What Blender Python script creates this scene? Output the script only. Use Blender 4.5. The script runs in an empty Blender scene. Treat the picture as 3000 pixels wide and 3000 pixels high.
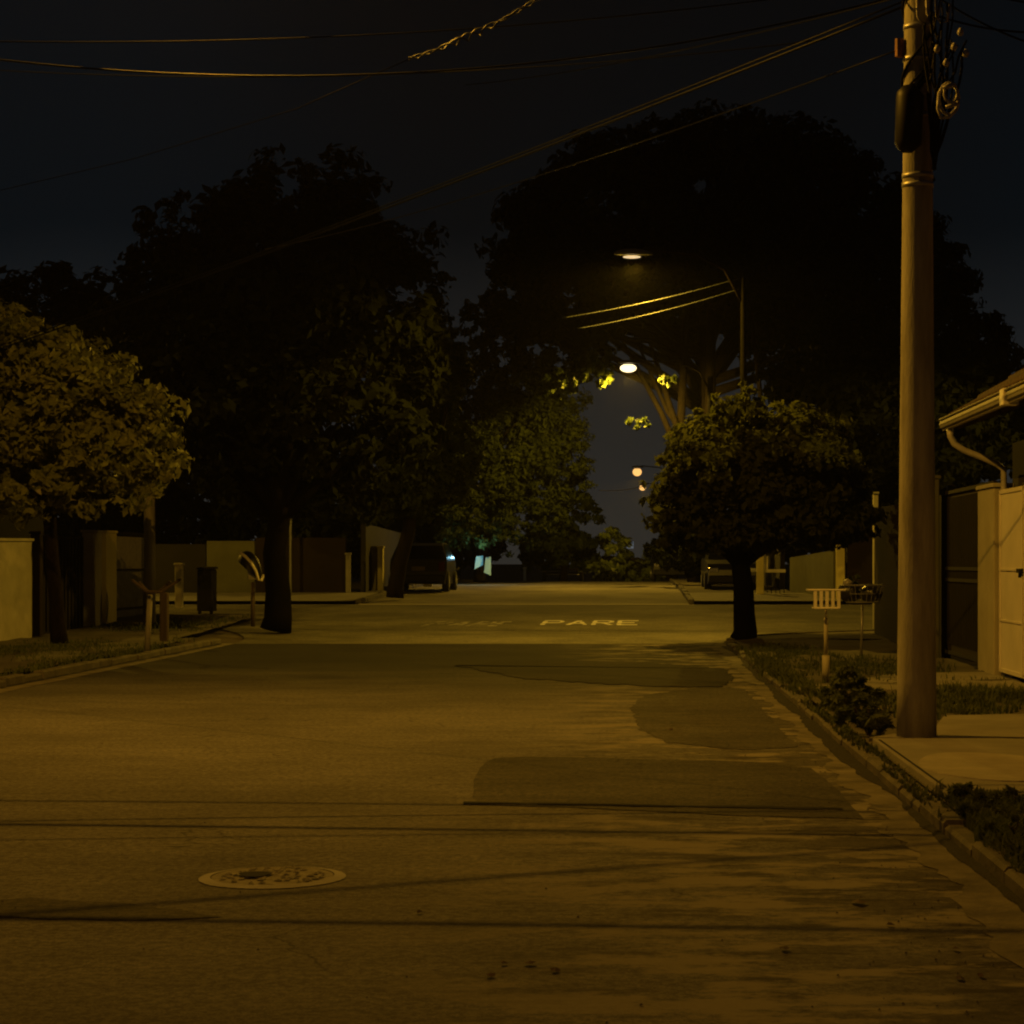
import bpy, math, random
import numpy as np
from mathutils import Vector

# ------------------------------------------------------------------ camera, sky, exposure
F = 3864.0            # focal length in units of a 1932-wide frame (a 2x phone lens)
CAMZ = 1.5
sc = bpy.context.scene
col = sc.collection
cam_d = bpy.data.cameras.new('camera')
cam = bpy.data.objects.new('camera', cam_d)
col.objects.link(cam)
cam.location = (0, 0, CAMZ)
cam.rotation_euler = (math.radians(90), 0, 0)
cam_d.sensor_width = 36.0
cam_d.lens = 72.0
cam_d.shift_x = -0.116
cam_d.shift_y = 0.0487
cam_d.clip_end = 6000
sc.camera = cam

world = bpy.data.worlds.new('World')
sc.world = world
world.use_nodes = True
wn, wl = world.node_tree.nodes, world.node_tree.links
for n in list(wn):
    wn.remove(n)
wo = wn.new('ShaderNodeOutputWorld')
bg = wn.new('ShaderNodeBackground')
sky = wn.new('ShaderNodeTexSky')
sky.sky_type = 'NISHITA'
sky.sun_disc = False
sky.sun_elevation = math.radians(-4)
sky.sun_rotation = math.radians(200)
bg.inputs['Strength'].default_value = 0.004
wl.new(sky.outputs[0], bg.inputs[0])
# town glow: warm grey low over the street, blue-black above
tc = wn.new('ShaderNodeTexCoord'); sx = wn.new('ShaderNodeSeparateXYZ')
wl.new(tc.outputs['Generated'], sx.inputs[0])
nz = wn.new('ShaderNodeTexNoise'); nz.inputs['Scale'].default_value = 2.2; nz.inputs['Detail'].default_value = 3
wl.new(tc.outputs['Generated'], nz.inputs['Vector'])
ma = wn.new('ShaderNodeMath'); ma.operation = 'MULTIPLY_ADD'
ma.inputs[1].default_value = 0.10
wl.new(nz.outputs[0], ma.inputs[0]); wl.new(sx.outputs[2], ma.inputs[2])
rp = wn.new('ShaderNodeValToRGB')
wl.new(ma.outputs[0], rp.inputs[0])
e = rp.color_ramp.elements
e[0].position = 0.05; e[0].color = (0.0230, 0.0215, 0.0185, 1)
e[1].position = 0.36; e[1].color = (0.0020, 0.0020, 0.0022, 1)
k = rp.color_ramp.elements.new(0.125); k.color = (0.0120, 0.0126, 0.0130, 1)
k = rp.color_ramp.elements.new(0.20); k.color = (0.0026, 0.0032, 0.0038, 1)
bg2 = wn.new('ShaderNodeBackground'); bg2.inputs['Strength'].default_value = 1.0
wl.new(rp.outputs[0], bg2.inputs[0])
ab = wn.new('ShaderNodeMath'); ab.operation = 'ABSOLUTE'; wl.new(sx.outputs[0], ab.inputs[0])
mrx = wn.new('ShaderNodeMapRange'); mrx.interpolation_type = 'SMOOTHSTEP'
mrx.inputs['From Min'].default_value = .07; mrx.inputs['From Max'].default_value = .26
wl.new(ab.outputs[0], mrx.inputs[0])
bg3 = wn.new('ShaderNodeBackground'); bg3.inputs[0].default_value = (.0, .0012, .0023, 1); wl.new(mrx.outputs[0], bg3.inputs[1])
ad0 = wn.new('ShaderNodeAddShader')
ad = wn.new('ShaderNodeAddShader')
wl.new(bg.outputs[0], ad0.inputs[0]); wl.new(bg3.outputs[0], ad0.inputs[1])
wl.new(ad0.outputs[0], ad.inputs[0]); wl.new(bg2.outputs[0], ad.inputs[1])
wl.new(ad.outputs[0], wo.inputs[0])

sc.view_settings.view_transform = 'Standard'
sc.view_settings.look = 'None'
sc.view_settings.exposure = 0.0
sc.view_settings.gamma = 1.0
sc.cycles.use_denoising = True
sc.cycles.filter_width = 2.1     # the photograph is soft
sc.cycles.max_bounces = 6
sc.cycles.sample_clamp_indirect = 2.0

# ------------------------------------------------------------------ helpers
R = random.Random(7)
rng = np.random.default_rng(11)

_gy = np.array([-80, 38, 44, 50, 60, 70, 80, 90, 100, 120, 160, 300, 3000], float)
_gz = np.array([0, 0, .17, .34, .58, .70, .735, .62, .42, -.1, -1.0, -2.0, -2.0], float)
_ys = np.arange(-80, 400, 0.5)
_zs = np.interp(_ys, _gy, _gz)
_k = np.exp(-0.5 * (np.arange(-12, 13) / 4.0) ** 2); _k /= _k.sum()
_zs = np.convolve(np.pad(_zs, 12, mode='edge'), _k, mode='valid')

def g(y):
    return float(np.interp(y, _ys, _zs))

def P(px, py, Y):
    """the place at distance Y that a 1932-unit picture coordinate looks at"""
    return Vector(((px - 1190) / F * Y, Y, CAMZ + (1060 - py) / F * Y))

def gx(px, Y):
    return (px - 1190) / F * Y

def tag(o, label=None, cat=None, group=None, kind=None):
    if label: o['label'] = label
    if cat: o['category'] = cat
    if group: o['group'] = group
    if kind: o['kind'] = kind
    return o

def mesh_obj(name, verts, faces, mat=None, parent=None, smooth=False):
    me = bpy.data.meshes.new(name)
    me.from_pydata([tuple(v) for v in verts], [], faces)
    if mat: me.materials.append(mat)
    if smooth:
        me.polygons.foreach_set('use_smooth', [True] * len(me.polygons))
    me.update()
    o = bpy.data.objects.new(name, me)
    col.objects.link(o)
    if parent:
        o.parent = parent
        o.matrix_parent_inverse.identity()
        loc = parent.location
        me.transform(__import__('mathutils').Matrix.Translation(-loc))
    return o

class MB:
    def __init__(s): s.v = []; s.f = []; s.pieces = []
    def add(s, vs, fs):
        s.pieces.append((list(vs), list(fs)))
        b = len(s.v); s.v += [Vector(v) for v in vs]; s.f += [tuple(b + i for i in f) for f in fs]
    def box(s, x0, x1, y0, y1, z0, z1, jit=0):
        s.add([(x0,y0,z0),(x1,y0,z0),(x1,y1,z0),(x0,y1,z0),(x0,y0,z1),(x1,y0,z1),(x1,y1,z1),(x0,y1,z1)],
              [(0,3,2,1),(4,5,6,7),(0,1,5,4),(1,2,6,5),(2,3,7,6),(3,0,4,7)])
    def bbox(s, x0, x1, y0, y1, z0, z1, b=0.01):
        """box with chamfered vertical edges and top"""
        pts = [(x0+b,y0),(x1-b,y0),(x1,y0+b),(x1,y1-b),(x1-b,y1),(x0+b,y1),(x0,y1-b),(x0,y0+b)]
        cx, cy = (x0+x1)/2, (y0+y1)/2
        ins = [(x+(b if x<cx else -b), y+(b if y<cy else -b)) for x, y in pts]
        vs = [(x,y,z0) for x,y in pts]+[(x,y,z1-b) for x,y in pts]+[(x,y,z1) for x,y in ins]
        fs = [tuple(reversed(range(8)))]
        for l in (0, 8):
            for i in range(8):
                j=(i+1)%8; fs.append((l+i,l+j,l+8+j,l+8+i))
        fs.append(tuple(range(16,24)))
        s.add(vs, fs)
    def tube(s, pts, r, n=8, caps=True):
        pts = [Vector(p) for p in pts]
        if not isinstance(r, (list, tuple)): r = [r]*len(pts)
        rings = []
        up = None
        for i, p in enumerate(pts):
            d = (pts[min(i+1,len(pts)-1)] - pts[max(i-1,0)])
            if d.length < 1e-9: d = Vector((0,0,1))
            d.normalize()
            if up is None:
                up = Vector((0,0,1)) if abs(d.z) < .9 else Vector((1,0,0))
            a = d.cross(up).normalized(); b2 = a.cross(d).normalized()
            up = b2
            rings.append([p + (a*math.cos(2*math.pi*k/n) + b2*math.sin(2*math.pi*k/n))*r[i] for k in range(n)])
        vs = [v for rg in rings for v in rg]
        fs = []
        for i in range(len(pts)-1):
            for k in range(n):
                fs.append((i*n+k, i*n+(k+1)%n, (i+1)*n+(k+1)%n, (i+1)*n+k))
        if caps:
            fs.append(tuple(reversed(range(n)))); fs.append(tuple(range((len(pts)-1)*n, len(pts)*n)))
        s.add(vs, fs)
    def each(s, name, mat, parent=None, smooth=False):
        return [mesh_obj(name, v, f, mat, parent, smooth) for v, f in s.pieces]
    def build(s, name, mat, parent=None, smooth=False):
        return mesh_obj(name, s.v, s.f, mat, parent, smooth)

def empty(name, loc, label=None, cat=None, group=None):
    o = bpy.data.objects.new(name, None)
    o.location = loc
    o.empty_display_size = 0.2
    col.objects.link(o)
    return tag(o, label, cat, group)

def copy_thing(root, loc, label, parent=None):
    c = root.copy(); col.objects.link(c)
    if parent is None:
        c.location = loc
        if label: c['label'] = label
    else:
        c.parent = parent
    for ch in list(root.children):
        copy_thing(ch, None, None, c)
    return c

# ------------------------------------------------------------------ materials
def mat(name, c1, c2=None, scale=4.0, rough=.8, bump=0.0, bscale=40, metal=0, emit=None, estr=0, detail=6, spec=.3, trans=0, stretch=None):
    m = bpy.data.materials.new(name); m.use_nodes = True
    nt = m.node_tree; N, L = nt.nodes, nt.links
    b = N['Principled BSDF']
    b.inputs['Roughness'].default_value = rough
    b.inputs['Metallic'].default_value = metal
    b.inputs['Specular IOR Level'].default_value = spec
    tcn = N.new('ShaderNodeTexCoord')
    vec = tcn.outputs['Object']
    if stretch:
        mp = N.new('ShaderNodeMapping'); mp.inputs['Scale'].default_value = stretch
        L.new(vec, mp.inputs[0]); vec = mp.outputs[0]
    if c2 is None: c2 = tuple(x*.75 for x in c1)
    n = N.new('ShaderNodeTexNoise'); n.inputs['Scale'].default_value = scale; n.inputs['Detail'].default_value = detail
    n.inputs['Roughness'].default_value = .65
    L.new(vec, n.inputs['Vector'])
    r = N.new('ShaderNodeValToRGB')
    r.color_ramp.elements[0].position = .32; r.color_ramp.elements[0].color = (*c1, 1)
    r.color_ramp.elements[1].position = .68; r.color_ramp.elements[1].color = (*c2, 1)
    L.new(n.outputs[0], r.inputs[0]); L.new(r.outputs[0], b.inputs['Base Color'])
    if bump:
        n2 = N.new('ShaderNodeTexNoise'); n2.inputs['Scale'].default_value = bscale; n2.inputs['Detail'].default_value = 4
        L.new(vec, n2.inputs['Vector'])
        bp = N.new('ShaderNodeBump'); bp.inputs['Strength'].default_value = bump; bp.inputs['Distance'].default_value = .02
        L.new(n2.outputs[0], bp.inputs['Height']); L.new(bp.outputs[0], b.inputs['Normal'])
    if emit:
        b.inputs['Emission Color'].default_value = (*emit, 1)
        b.inputs['Emission Strength'].default_value = estr
    return m

def asphalt(name, base, dirty_from=None, blot=.35, spec=.12, dim_band=None):
    m = bpy.data.materials.new(name); m.use_nodes = True
    nt = m.node_tree; N, L = nt.nodes, nt.links
    b = N['Principled BSDF']; b.inputs['Roughness'].default_value = .9
    b.inputs['Specular IOR Level'].default_value = spec
    t = N.new('ShaderNodeTexCoord'); v = t.outputs['Object']
    def noise(s, d=5, stretch=None, rough=.6):
        n = N.new('ShaderNodeTexNoise'); n.inputs['Scale'].default_value = s; n.inputs['Detail'].default_value = d
        n.inputs['Roughness'].default_value = rough
        if stretch:
            mp = N.new('ShaderNodeMapping'); mp.inputs['Scale'].default_value = stretch
            L.new(v, mp.inputs[0]); L.new(mp.outputs[0], n.inputs['Vector'])
        else: L.new(v, n.inputs['Vector'])
        return n.outputs[0]
    def math_(op, a, c, cl=False):
        x = N.new('ShaderNodeMath'); x.operation = op; x.use_clamp = cl
        for i, q in enumerate((a, c)):
            if isinstance(q, (int, float)): x.inputs[i].default_value = q
            else: L.new(q, x.inputs[i])
        return x.outputs[0]
    def ramp(val, p0, p1, a, c):
        r = N.new('ShaderNodeMapRange'); r.inputs['From Min'].default_value = p0; r.inputs['From Max'].default_value = p1
        r.inputs['To Min'].default_value = a; r.inputs['To Max'].default_value = c; r.interpolation_type = 'SMOOTHSTEP'
        L.new(val, r.inputs[0]); return r.outputs[0]
    big = ramp(noise(.35, 4), .35, .65, 1-blot*.5, 1+blot*.5)
    mid = ramp(noise(2.2, 6, (.8, 2.6, 1)), .35, .7, 1-blot*.4, 1+blot*.25)
    fine = ramp(noise(90, 3), .3, .7, .72, 1.28)
    fine2 = ramp(noise(22, 6, None, .75), .38, .62, .66, 1.34)
    fine = math_('MULTIPLY', fine, fine2)
    val = math_('MULTIPLY', math_('MULTIPLY', big, mid), fine)
    # fine cracks with a shape of their own
    vo = N.new('ShaderNodeTexVoronoi'); vo.feature = 'DISTANCE_TO_EDGE'; vo.inputs['Scale'].default_value = .42
    wv = N.new('ShaderNodeVectorMath'); wv.operation = 'ADD'
    nn = N.new('ShaderNodeTexNoise'); nn.inputs['Scale'].default_value = 1.7; nn.inputs['Detail'].default_value = 7
    L.new(v, nn.inputs['Vector'])
    L.new(v, wv.inputs[0]); L.new(nn.outputs['Color'], wv.inputs[1]); L.new(wv.outputs[0], vo.inputs['Vector'])
    ck = ramp(vo.outputs['Distance'], .0, .008, .45, 1.0)
    mask = ramp(noise(.5, 2), .52, .60, 0.0, 1.0)
    ck2 = N.new('ShaderNodeMix'); ck2.data_type = 'FLOAT'; ck2.inputs[2].default_value = 1.0
    L.new(mask, ck2.inputs[0]); L.new(ck, ck2.inputs[3])
    val = math_('MULTIPLY', val, ck2.outputs[0])
    if dim_band:      # darker asphalt before the junction, with the dim gap between lamps painted in
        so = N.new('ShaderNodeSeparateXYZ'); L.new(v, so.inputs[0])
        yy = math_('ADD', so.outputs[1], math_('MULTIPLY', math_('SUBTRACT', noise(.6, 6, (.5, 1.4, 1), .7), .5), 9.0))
        val = math_('MULTIPLY', val, ramp(yy, dim_band[0], dim_band[1], 1.0, dim_band[2]))
    mx = N.new('ShaderNodeMix'); mx.data_type = 'RGBA'; mx.blend_type = 'MULTIPLY'; mx.inputs[0].default_value = 1
    mx.inputs[6].default_value = (*base, 1)
    cb = N.new('ShaderNodeCombineColor')
    for i in range(3): L.new(val, cb.inputs[i])
    L.new(cb.outputs[0], mx.inputs[7])
    out = mx.outputs[2]
    if dirty_from is not None:
        s = N.new('ShaderNodeSeparateXYZ'); L.new(v, s.inputs[0])
        nn1 = math_('MULTIPLY', math_('SUBTRACT', noise(1.1, 6, (1, 1.6, 1)), .5), 3.2)
        xx = math_('ADD', s.outputs[0], nn1)
        dk = ramp(xx, dirty_from, dirty_from+.7, 0, 1)
        m2 = N.new('ShaderNodeMix'); m2.data_type = 'RGBA'; m2.blend_type = 'MIX'
        L.new(math_('MULTIPLY', dk, .55), m2.inputs[0]); L.new(out, m2.inputs[6]); m2.inputs[7].default_value = (.052, .045, .036, 1)
        # pale dried silt and blotches towards the gutter
        side = ramp(s.outputs[0], -1.6, .9, 0, 1)
        sl = math_('MULTIPLY', ramp(noise(1.5, 9, (.8, 1.5, 1), .72), .48, .57, 0, .95), side)
        m4 = N.new('ShaderNodeMix'); m4.data_type = 'RGBA'
        bl = math_('MULTIPLY', ramp(noise(2.6, 9, (.6, 1.7, 1), .7), .51, .59, 0, .8), side)
        L.new(bl, m4.inputs[0]); L.new(m2.outputs[2], m4.inputs[6]); m4.inputs[7].default_value = (.034, .028, .021, 1)
        m3 = N.new('ShaderNodeMix'); m3.data_type = 'RGBA'
        L.new(sl, m3.inputs[0]); L.new(m4.outputs[2], m3.inputs[6]); m3.inputs[7].default_value = (.23, .205, .16, 1)
        out = m3.outputs[2]
    L.new(out, b.inputs['Base Color'])
    bp = N.new('ShaderNodeBump'); bp.inputs['Strength'].default_value = .35; bp.inputs['Distance'].default_value = .01
    L.new(noise(120, 3), bp.inputs['Height']); L.new(bp.outputs[0], b.inputs['Normal'])
    return m

def leafmat(name, c1, c2, tr=.25, sp=.2, ro=.5):
    m = bpy.data.materials.new(name); m.use_nodes = True
    nt = m.node_tree; N, L = nt.nodes, nt.links
    b = N['Principled BSDF']; out = N['Material Output']
    b.inputs['Roughness'].default_value = ro; b.inputs['Specular IOR Level'].default_value = sp
    t = N.new('ShaderNodeTexCoord')
    n = N.new('ShaderNodeTexNoise'); n.inputs['Scale'].default_value = 2.6; n.inputs['Detail'].default_value = 8; n.inputs['Roughness'].default_value = .8
    L.new(t.outputs['Object'], n.inputs['Vector'])
    r = N.new('ShaderNodeValToRGB'); r.color_ramp.elements[0].position = .33; r.color_ramp.elements[1].position = .7
    r.color_ramp.elements[0].color = (*c1, 1); r.color_ramp.elements[1].color = (*c2, 1)
    L.new(n.outputs[0], r.inputs[0]); L.new(r.outputs[0], b.inputs['Base Color'])
    tl = N.new('ShaderNodeBsdfTranslucent'); L.new(r.outputs[0], tl.inputs[0])
    mx = N.new('ShaderNodeMixShader'); mx.inputs[0].default_value = tr
    L.new(b.outputs[0], mx.inputs[1]); L.new(tl.outputs[0], mx.inputs[2]); L.new(mx.outputs[0], out.inputs[0])
    return m

M = dict(
    road=asphalt('asphalt_worn', (.115, .108, .10), dirty_from=.6, dim_band=(21, 31, .21)),
    junction=asphalt('asphalt_pale', (.13, .122, .095), blot=.5),
    farroad=asphalt('asphalt_far_lit', (.185, .17, .135), blot=.5),  # paler than the near road, lamp light put into the colour
    patch=asphalt('asphalt_patch', (.064, .059, .051), blot=.5),
    patchd=asphalt('asphalt_dark', (.030, .027, .022), blot=.6, spec=.10),
    soil=mat('soil', (.05, .038, .024), (.095, .075, .05), 1.3, .95, .5, 25),
    grass=leafmat('grass_blade', (.060, .082, .024), (.13, .14, .05), .3, .05, .8),
    concrete=mat('concrete_worn', (.30, .285, .25), (.20, .19, .165), 2.3, .85, .3, 45),
    slab=mat('concrete_slab', (.25, .235, .20), (.17, .16, .135), 1.7, .88, .35, 50),
    fresh=mat('concrete_pale_patch', (.34, .31, .24), (.25, .23, .18), 3.5, .9, .3, 60),
    gut=mat('gutter_concrete', (.21, .185, .14), (.050, .042, .032), 2.2, .9, .4, 30, detail=9),
    kerb=mat('kerb_concrete', (.13, .115, .088), (.05, .045, .035), 3.0, .85, .4, 30),
    sidewalk=mat('sidewalk_mix', (.10, .09, .068), (.065, .055, .04), 1.1, .95, .45, 30),
    pole=mat('pole_concrete', (.43, .41, .34), (.20, .185, .145), 5, .8, .35, 60, stretch=(1.5,1.5,.22), detail=9),
    white=mat('white_paint', (.74, .70, .62), (.62, .59, .52), 1.8, .5, .08, 20),
    offwhite=mat('cream_render', (.42, .39, .30), (.30, .28, .21), 1.4, .85, .25, 60),
    yellow=mat('yellow_render', (.68, .60, .24), (.58, .52, .2), 1.4, .85, .2, 60),
    olive=mat('grey_green_render', (.14, .14, .08), (.10, .10, .06), 1.2, .9, .25, 50),
    brownw=mat('brown_render', (.022, .014, .009), (.015, .010, .007), 1.0, .9, .25, 50),
    darkgate=mat('dark_gate_paint', (.016, .013, .010), (.010, .008, .007), 2, .8, .1, 30),
    teal=mat('pale_blue_paint', (.35, .62, .66), (.3, .5, .55), 2, .6),
    metal=mat('galvanised', (.42, .42, .42), (.30, .30, .30), 8, .45, .05, 60, metal=.6),
    gutter=mat('gutter_paint', (.20, .18, .15), (.13, .12, .10), 5, .6),
    black=mat('black_plastic', (.008, .008, .008), (.012, .012, .012), 6, .5, spec=.15),
    cable=mat('cable_sheath', (.004, .0045, .006), (.003, .0035, .005), 6, .6, spec=.05),
    palec=mat('pale_cable', (.42, .40, .38), (.3, .29, .28), 9, .4),
    midc=mat('grey_cable', (.004, .0055, .009), (.003, .004, .007), 9, .5, spec=.1),
    tile=mat('clay_tile', (.11, .06, .04), (.04, .025, .02), 9, .8, .3, 40),
    wood=mat('weathered_wood', (.10, .075, .05), (.055, .042, .03), 3, .85, .3, 30, stretch=(4,4,.5)),
    bark=mat('bark', (.10, .08, .06), (.05, .04, .03), 6, .95, .8, 14, stretch=(2,2,.6)),
    pairc=mat('pair_cable', (.05, .055, .07), (.03, .035, .045), 9, .5),
    unlit=mat('unlit_dark', (.006, .005, .004), (.004, .004, .003), 4, .95, spec=.02),  # near-black colour in place of shade on unlit poles and trunks
    midt=mat('twisted_cable', (.035, .042, .06), (.025, .03, .045), 9, .5),
    gdark=mat('gutter_dark', (.022, .018, .012), (.012, .011, .008), 9, .95, .5, 40),  # dark uneven strip along the foot of the kerb
    barkd=mat('bark_dark', (.018, .014, .011), (.010, .008, .006), 6, .95, .8, 14, spec=.05, stretch=(2,2,.6)),
    whitebark=mat('limewashed_bark', (.45, .43, .38), (.3, .28, .24), 6, .95, .6, 14),
    paint=mat('road_paint', (.80, .78, .70), (.62, .60, .54), 9, .75, .1, 90),
    oldpaint=mat('road_paint_worn', (.38, .36, .30), (.20, .19, .165), 7, .8, .1, 90),
    carpaint=mat('dark_car_paint', (.007, .007, .008), (.006, .006, .007), 2, .35, spec=.3),
    carsilver=mat('grey_car_paint', (.014, .014, .014), (.012, .012, .012), 2, .3, spec=.6),
    glass=mat('dark_glass', (.004, .004, .005), (.004, .004, .005), 2, .15, spec=.25),
    tyre=mat('tyre_rubber', (.02, .02, .02), (.015, .015, .015), 9, .9),
    chrome=mat('reflector', (.6, .6, .58), (.5, .5, .5), 3, .15, metal=.9),
    redlens=mat('red_lens', (.05, .006, .005), (.04, .005, .005), 3, .2),
    iron=mat('cast_cover', (.26, .235, .18), (.10, .088, .065), 14, .85, .6, 60),
    void=mat('hole_dark', (.006, .005, .005), (.004, .004, .004), 3, 1),
    bag=mat('rubbish_bag', (.02, .02, .022), (.03, .03, .032), 5, .3, .6, 12, spec=.5),
    bagw=mat('pale_bag', (.45, .43, .40), (.3, .29, .27), 5, .4, .6, 12),
    litter=mat('dry_leaf', (.09, .055, .025), (.04, .025, .015), 9, .9),
    leafA=leafmat('leaf_light_green', (.09, .11, .028), (.27, .27, .09), .22),
    leafB=leafmat('leaf_dark_green', (.012, .016, .005), (.028, .034, .010), .1, .03, .9),
    leafC=leafmat('leaf_mid_green', (.040, .060, .015), (.090, .115, .030), .3),
    leafF=leafmat('leaf_olive', (.016, .024, .006), (.050, .062, .016), .2, .05, .8),
    leafE=leafmat('leaf_glossy_dark', (.030, .038, .008), (.095, .10, .02), .45, .03, .85),
    leafD=leafmat('leaf_very_dark', (.008, .010, .004), (.016, .020, .007), .05, .02, .9),
    house=mat('dark_house_render', (.030, .027, .021), (.020, .018, .014), 1, .9),
)

# ------------------------------------------------------------------ the setting
def strip(name, xf0, xf1, y0, y1, dz, m, nx=1, step=1.0, kind='structure', label=None, cat=None):
    ys = list(np.arange(y0, y1, step)) + [y1]
    vs, fs = [], []
    for y in ys:
        a = xf0(y) if callable(xf0) else xf0
        b = xf1(y) if callable(xf1) else xf1
        for i in range(nx+1):
            vs.append((a+(b-a)*i/nx, y, g(y)+dz))
    for j in range(len(ys)-1):
        for i in range(nx):
            q = j*(nx+1)+i
            fs.append((q, q+1, q+nx+2, q+nx+1))
    o = mesh_obj(name, vs, fs, m)
    return tag(o, label, cat, kind=kind) if kind else tag(o, label, cat)

# ground sheet to the horizon
gyv = list(np.arange(-60, 320, 4.0)) + [500, 1000, 3000]
gxv = [-2500, -800, -200, -60, -20, 0, 20, 60, 200, 800, 2500]
vs = [(x, y, g(y) - .03) for y in gyv for x in gxv]
n = len(gxv)
fs = [(j*n+i, j*n+i+1, (j+1)*n+i+1, (j+1)*n+i) for j in range(len(gyv)-1) for i in range(n-1)]
tag(mesh_obj('ground', vs, fs, M['soil'], smooth=True), kind='structure')

J0, J1 = 37.2, 52.5      # the cross street
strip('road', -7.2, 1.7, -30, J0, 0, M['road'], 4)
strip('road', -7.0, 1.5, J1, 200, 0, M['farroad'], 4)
# junction with the cross street, its near corners rounded
def jx0(y):
    if y < 46: return -7.2 - max(0, (y - J0)) ** 2 * .05
    return -60
def jx1(y):
    if y < 42: return 1.7 + max(0, y - J0) ** 2.4 * .13
    return 60
strip('road', jx0, jx1, J0, J1, .0, M['junction'], 6, .25)
strip('gutter', lambda y: 1.46+.035*math.sin(y*2.1)+.03*math.sin(y*5.3+1)+R.uniform(-.03, .03), 1.7, -30, J0, .004, M['gut'], 2, .12)
strip('gutter', -7.45, -7.2, -30, J0, .004, M['gut'])
strip('gutter', -60, -7.0, J1-.35, J1, .006, M['concrete'], 8)
strip('gutter', 1.5, 60, J1-.35, J1, .006, M['concrete'], 8)
# shallow concrete channel carried across the mouth of the far street
strip('gutter', -7.0, 1.5, J1-.30, J1+.5, .008, M['fresh'], 8)

def kerb(x0, x1, y0, y1, h=.12):
    mb = MB(); y = y0
    while y < y1 - .01:
        L_ = min(R.uniform(.7, 1.0), y1 - y); j = R.uniform(-.012, .012); t = R.uniform(-.03, .004)
        z = g(y); z2 = g(y+L_)
        b = .02
        a, c = x0+j, x1+j
        mb.add([(a,y+.008,z-.02),(c,y+.008,z-.02),(c,y+L_-.008,z2-.02),(a,y+L_-.008,z2-.02),
                (a,y+.008,z+h-b+t),(c,y+.008,z+h-b+t),(c,y+L_-.008,z2+h-b+t),(a,y+L_-.008,z2+h-b+t),
                (a+b,y+.02,z+h+t),(c-b,y+.02,z+h+t),(c-b,y+L_-.02,z2+h+t),(a+b,y+L_-.02,z2+h+t)],
               [(0,3,2,1),(0,1,5,4),(1,2,6,5),(2,3,7,6),(3,0,4,7),(4,5,9,8),(5,6,10,9),(6,7,11,10),(7,4,8,11),(8,9,10,11)])
        y += L_
    return tag(mb.build('kerb', M['kerb']), kind='structure')
kerb(1.7, 1.84, 5, 36.4, .10)
kerb(-7.59, -7.45, 10, 37.2)
kerb(1.5, 1.64, 53, 120); kerb(-7.14, -7.0, 53, 120)
for (xk, ya_, yb_) in ((1.70, 5.2, 36), (-7.45, 12, 37)):
    mb = MB(); ys = list(np.arange(ya_, yb_, .12)); sgn = -1 if xk > 0 else 1
    vs = []; w = .05
    for y in ys:
        w = min(.13, max(.015, w+R.uniform(-.02, .02)))
        vs += [(xk-sgn*.012, y, g(y)+.016+R.random()*.012), (xk+sgn*w*.5, y, g(y)+.016+R.random()*.01), (xk+sgn*w, y, g(y)+.008)]
    fs = []
    for i in range(len(ys)-1):
        for k_ in (0, 1): fs.append((i*3+k_, i*3+k_+1, i*3+k_+4, i*3+k_+3))
    mb.add(vs, fs)
    tag(mb.build('gutter', M['gdark'], None, True), kind='structure')
# rounded right corner kerb
mb = MB()
pts = [(1.77 + max(0, y-J0+.9) ** 2.4 * .13, y) for y in np.arange(36.4, 41.6, .25)]
pts += [(x, 41.9 + (x-8)*.03) for x in (9, 14, 25)]
for (xa, ya), (xb, yb) in zip(pts, pts[1:]):
    d = Vector((xb-xa, yb-ya, 0)); nrm = Vector((d.y, -d.x, 0)).normalized() * .07
    za, zb = g(ya), g(yb)
    q = [Vector((xa,ya,0))-nrm, Vector((xb,yb,0))-nrm, Vector((xb,yb,0))+nrm, Vector((xa,ya,0))+nrm]
    zz = [za, zb, zb, za]
    mb.add([(p.x,p.y,z-.02) for p,z in zip(q,zz)]+[(p.x,p.y,z+.12) for p,z in zip(q,zz)],
           [(4,5,6,7),(0,1,5,4),(1,2,6,5),(2,3,7,6),(3,0,4,7)])
tag(mb.build('kerb', M['kerb']), kind='structure')

# pavements
def rough_sheet(name, x0, x1, y0, y1, dz, m, st=.25, amp=.015):
    xs = np.arange(x0, x1+1e-6, st); ys_ = np.arange(y0, y1+1e-6, st)
    vs = []
    for y in ys_:
        for x in xs:
            X1 = x
            e_ = 0 if (x <= xs[0]+1e-6) else amp*(math.sin(x*5.1+y*2.3)+math.sin(x*2.2-y*3.7)+R.uniform(-1,1))
            vs.append((X1, y, g(y)+dz+e_))
    n = len(xs)
    fs = [(j*n+i, j*n+i+1, (j+1)*n+i+1, (j+1)*n+i) for j in range(len(ys_)-1) for i in range(n-1)]
    return tag(mesh_obj(name, vs, fs, m, smooth=True), kind='structure')
rough_sheet('pavement', 1.84, 4.59, 5, 37.0, .095, M['sidewalk'])
rough_sheet('pavement', -11.5, -7.59, 10, 37.2, .10, M['sidewalk'], .4, .01)
rough_sheet('pavement', -11.5, -8.0, 37.2, 46.0, .09, M['sidewalk'], .4, .006)
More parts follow.
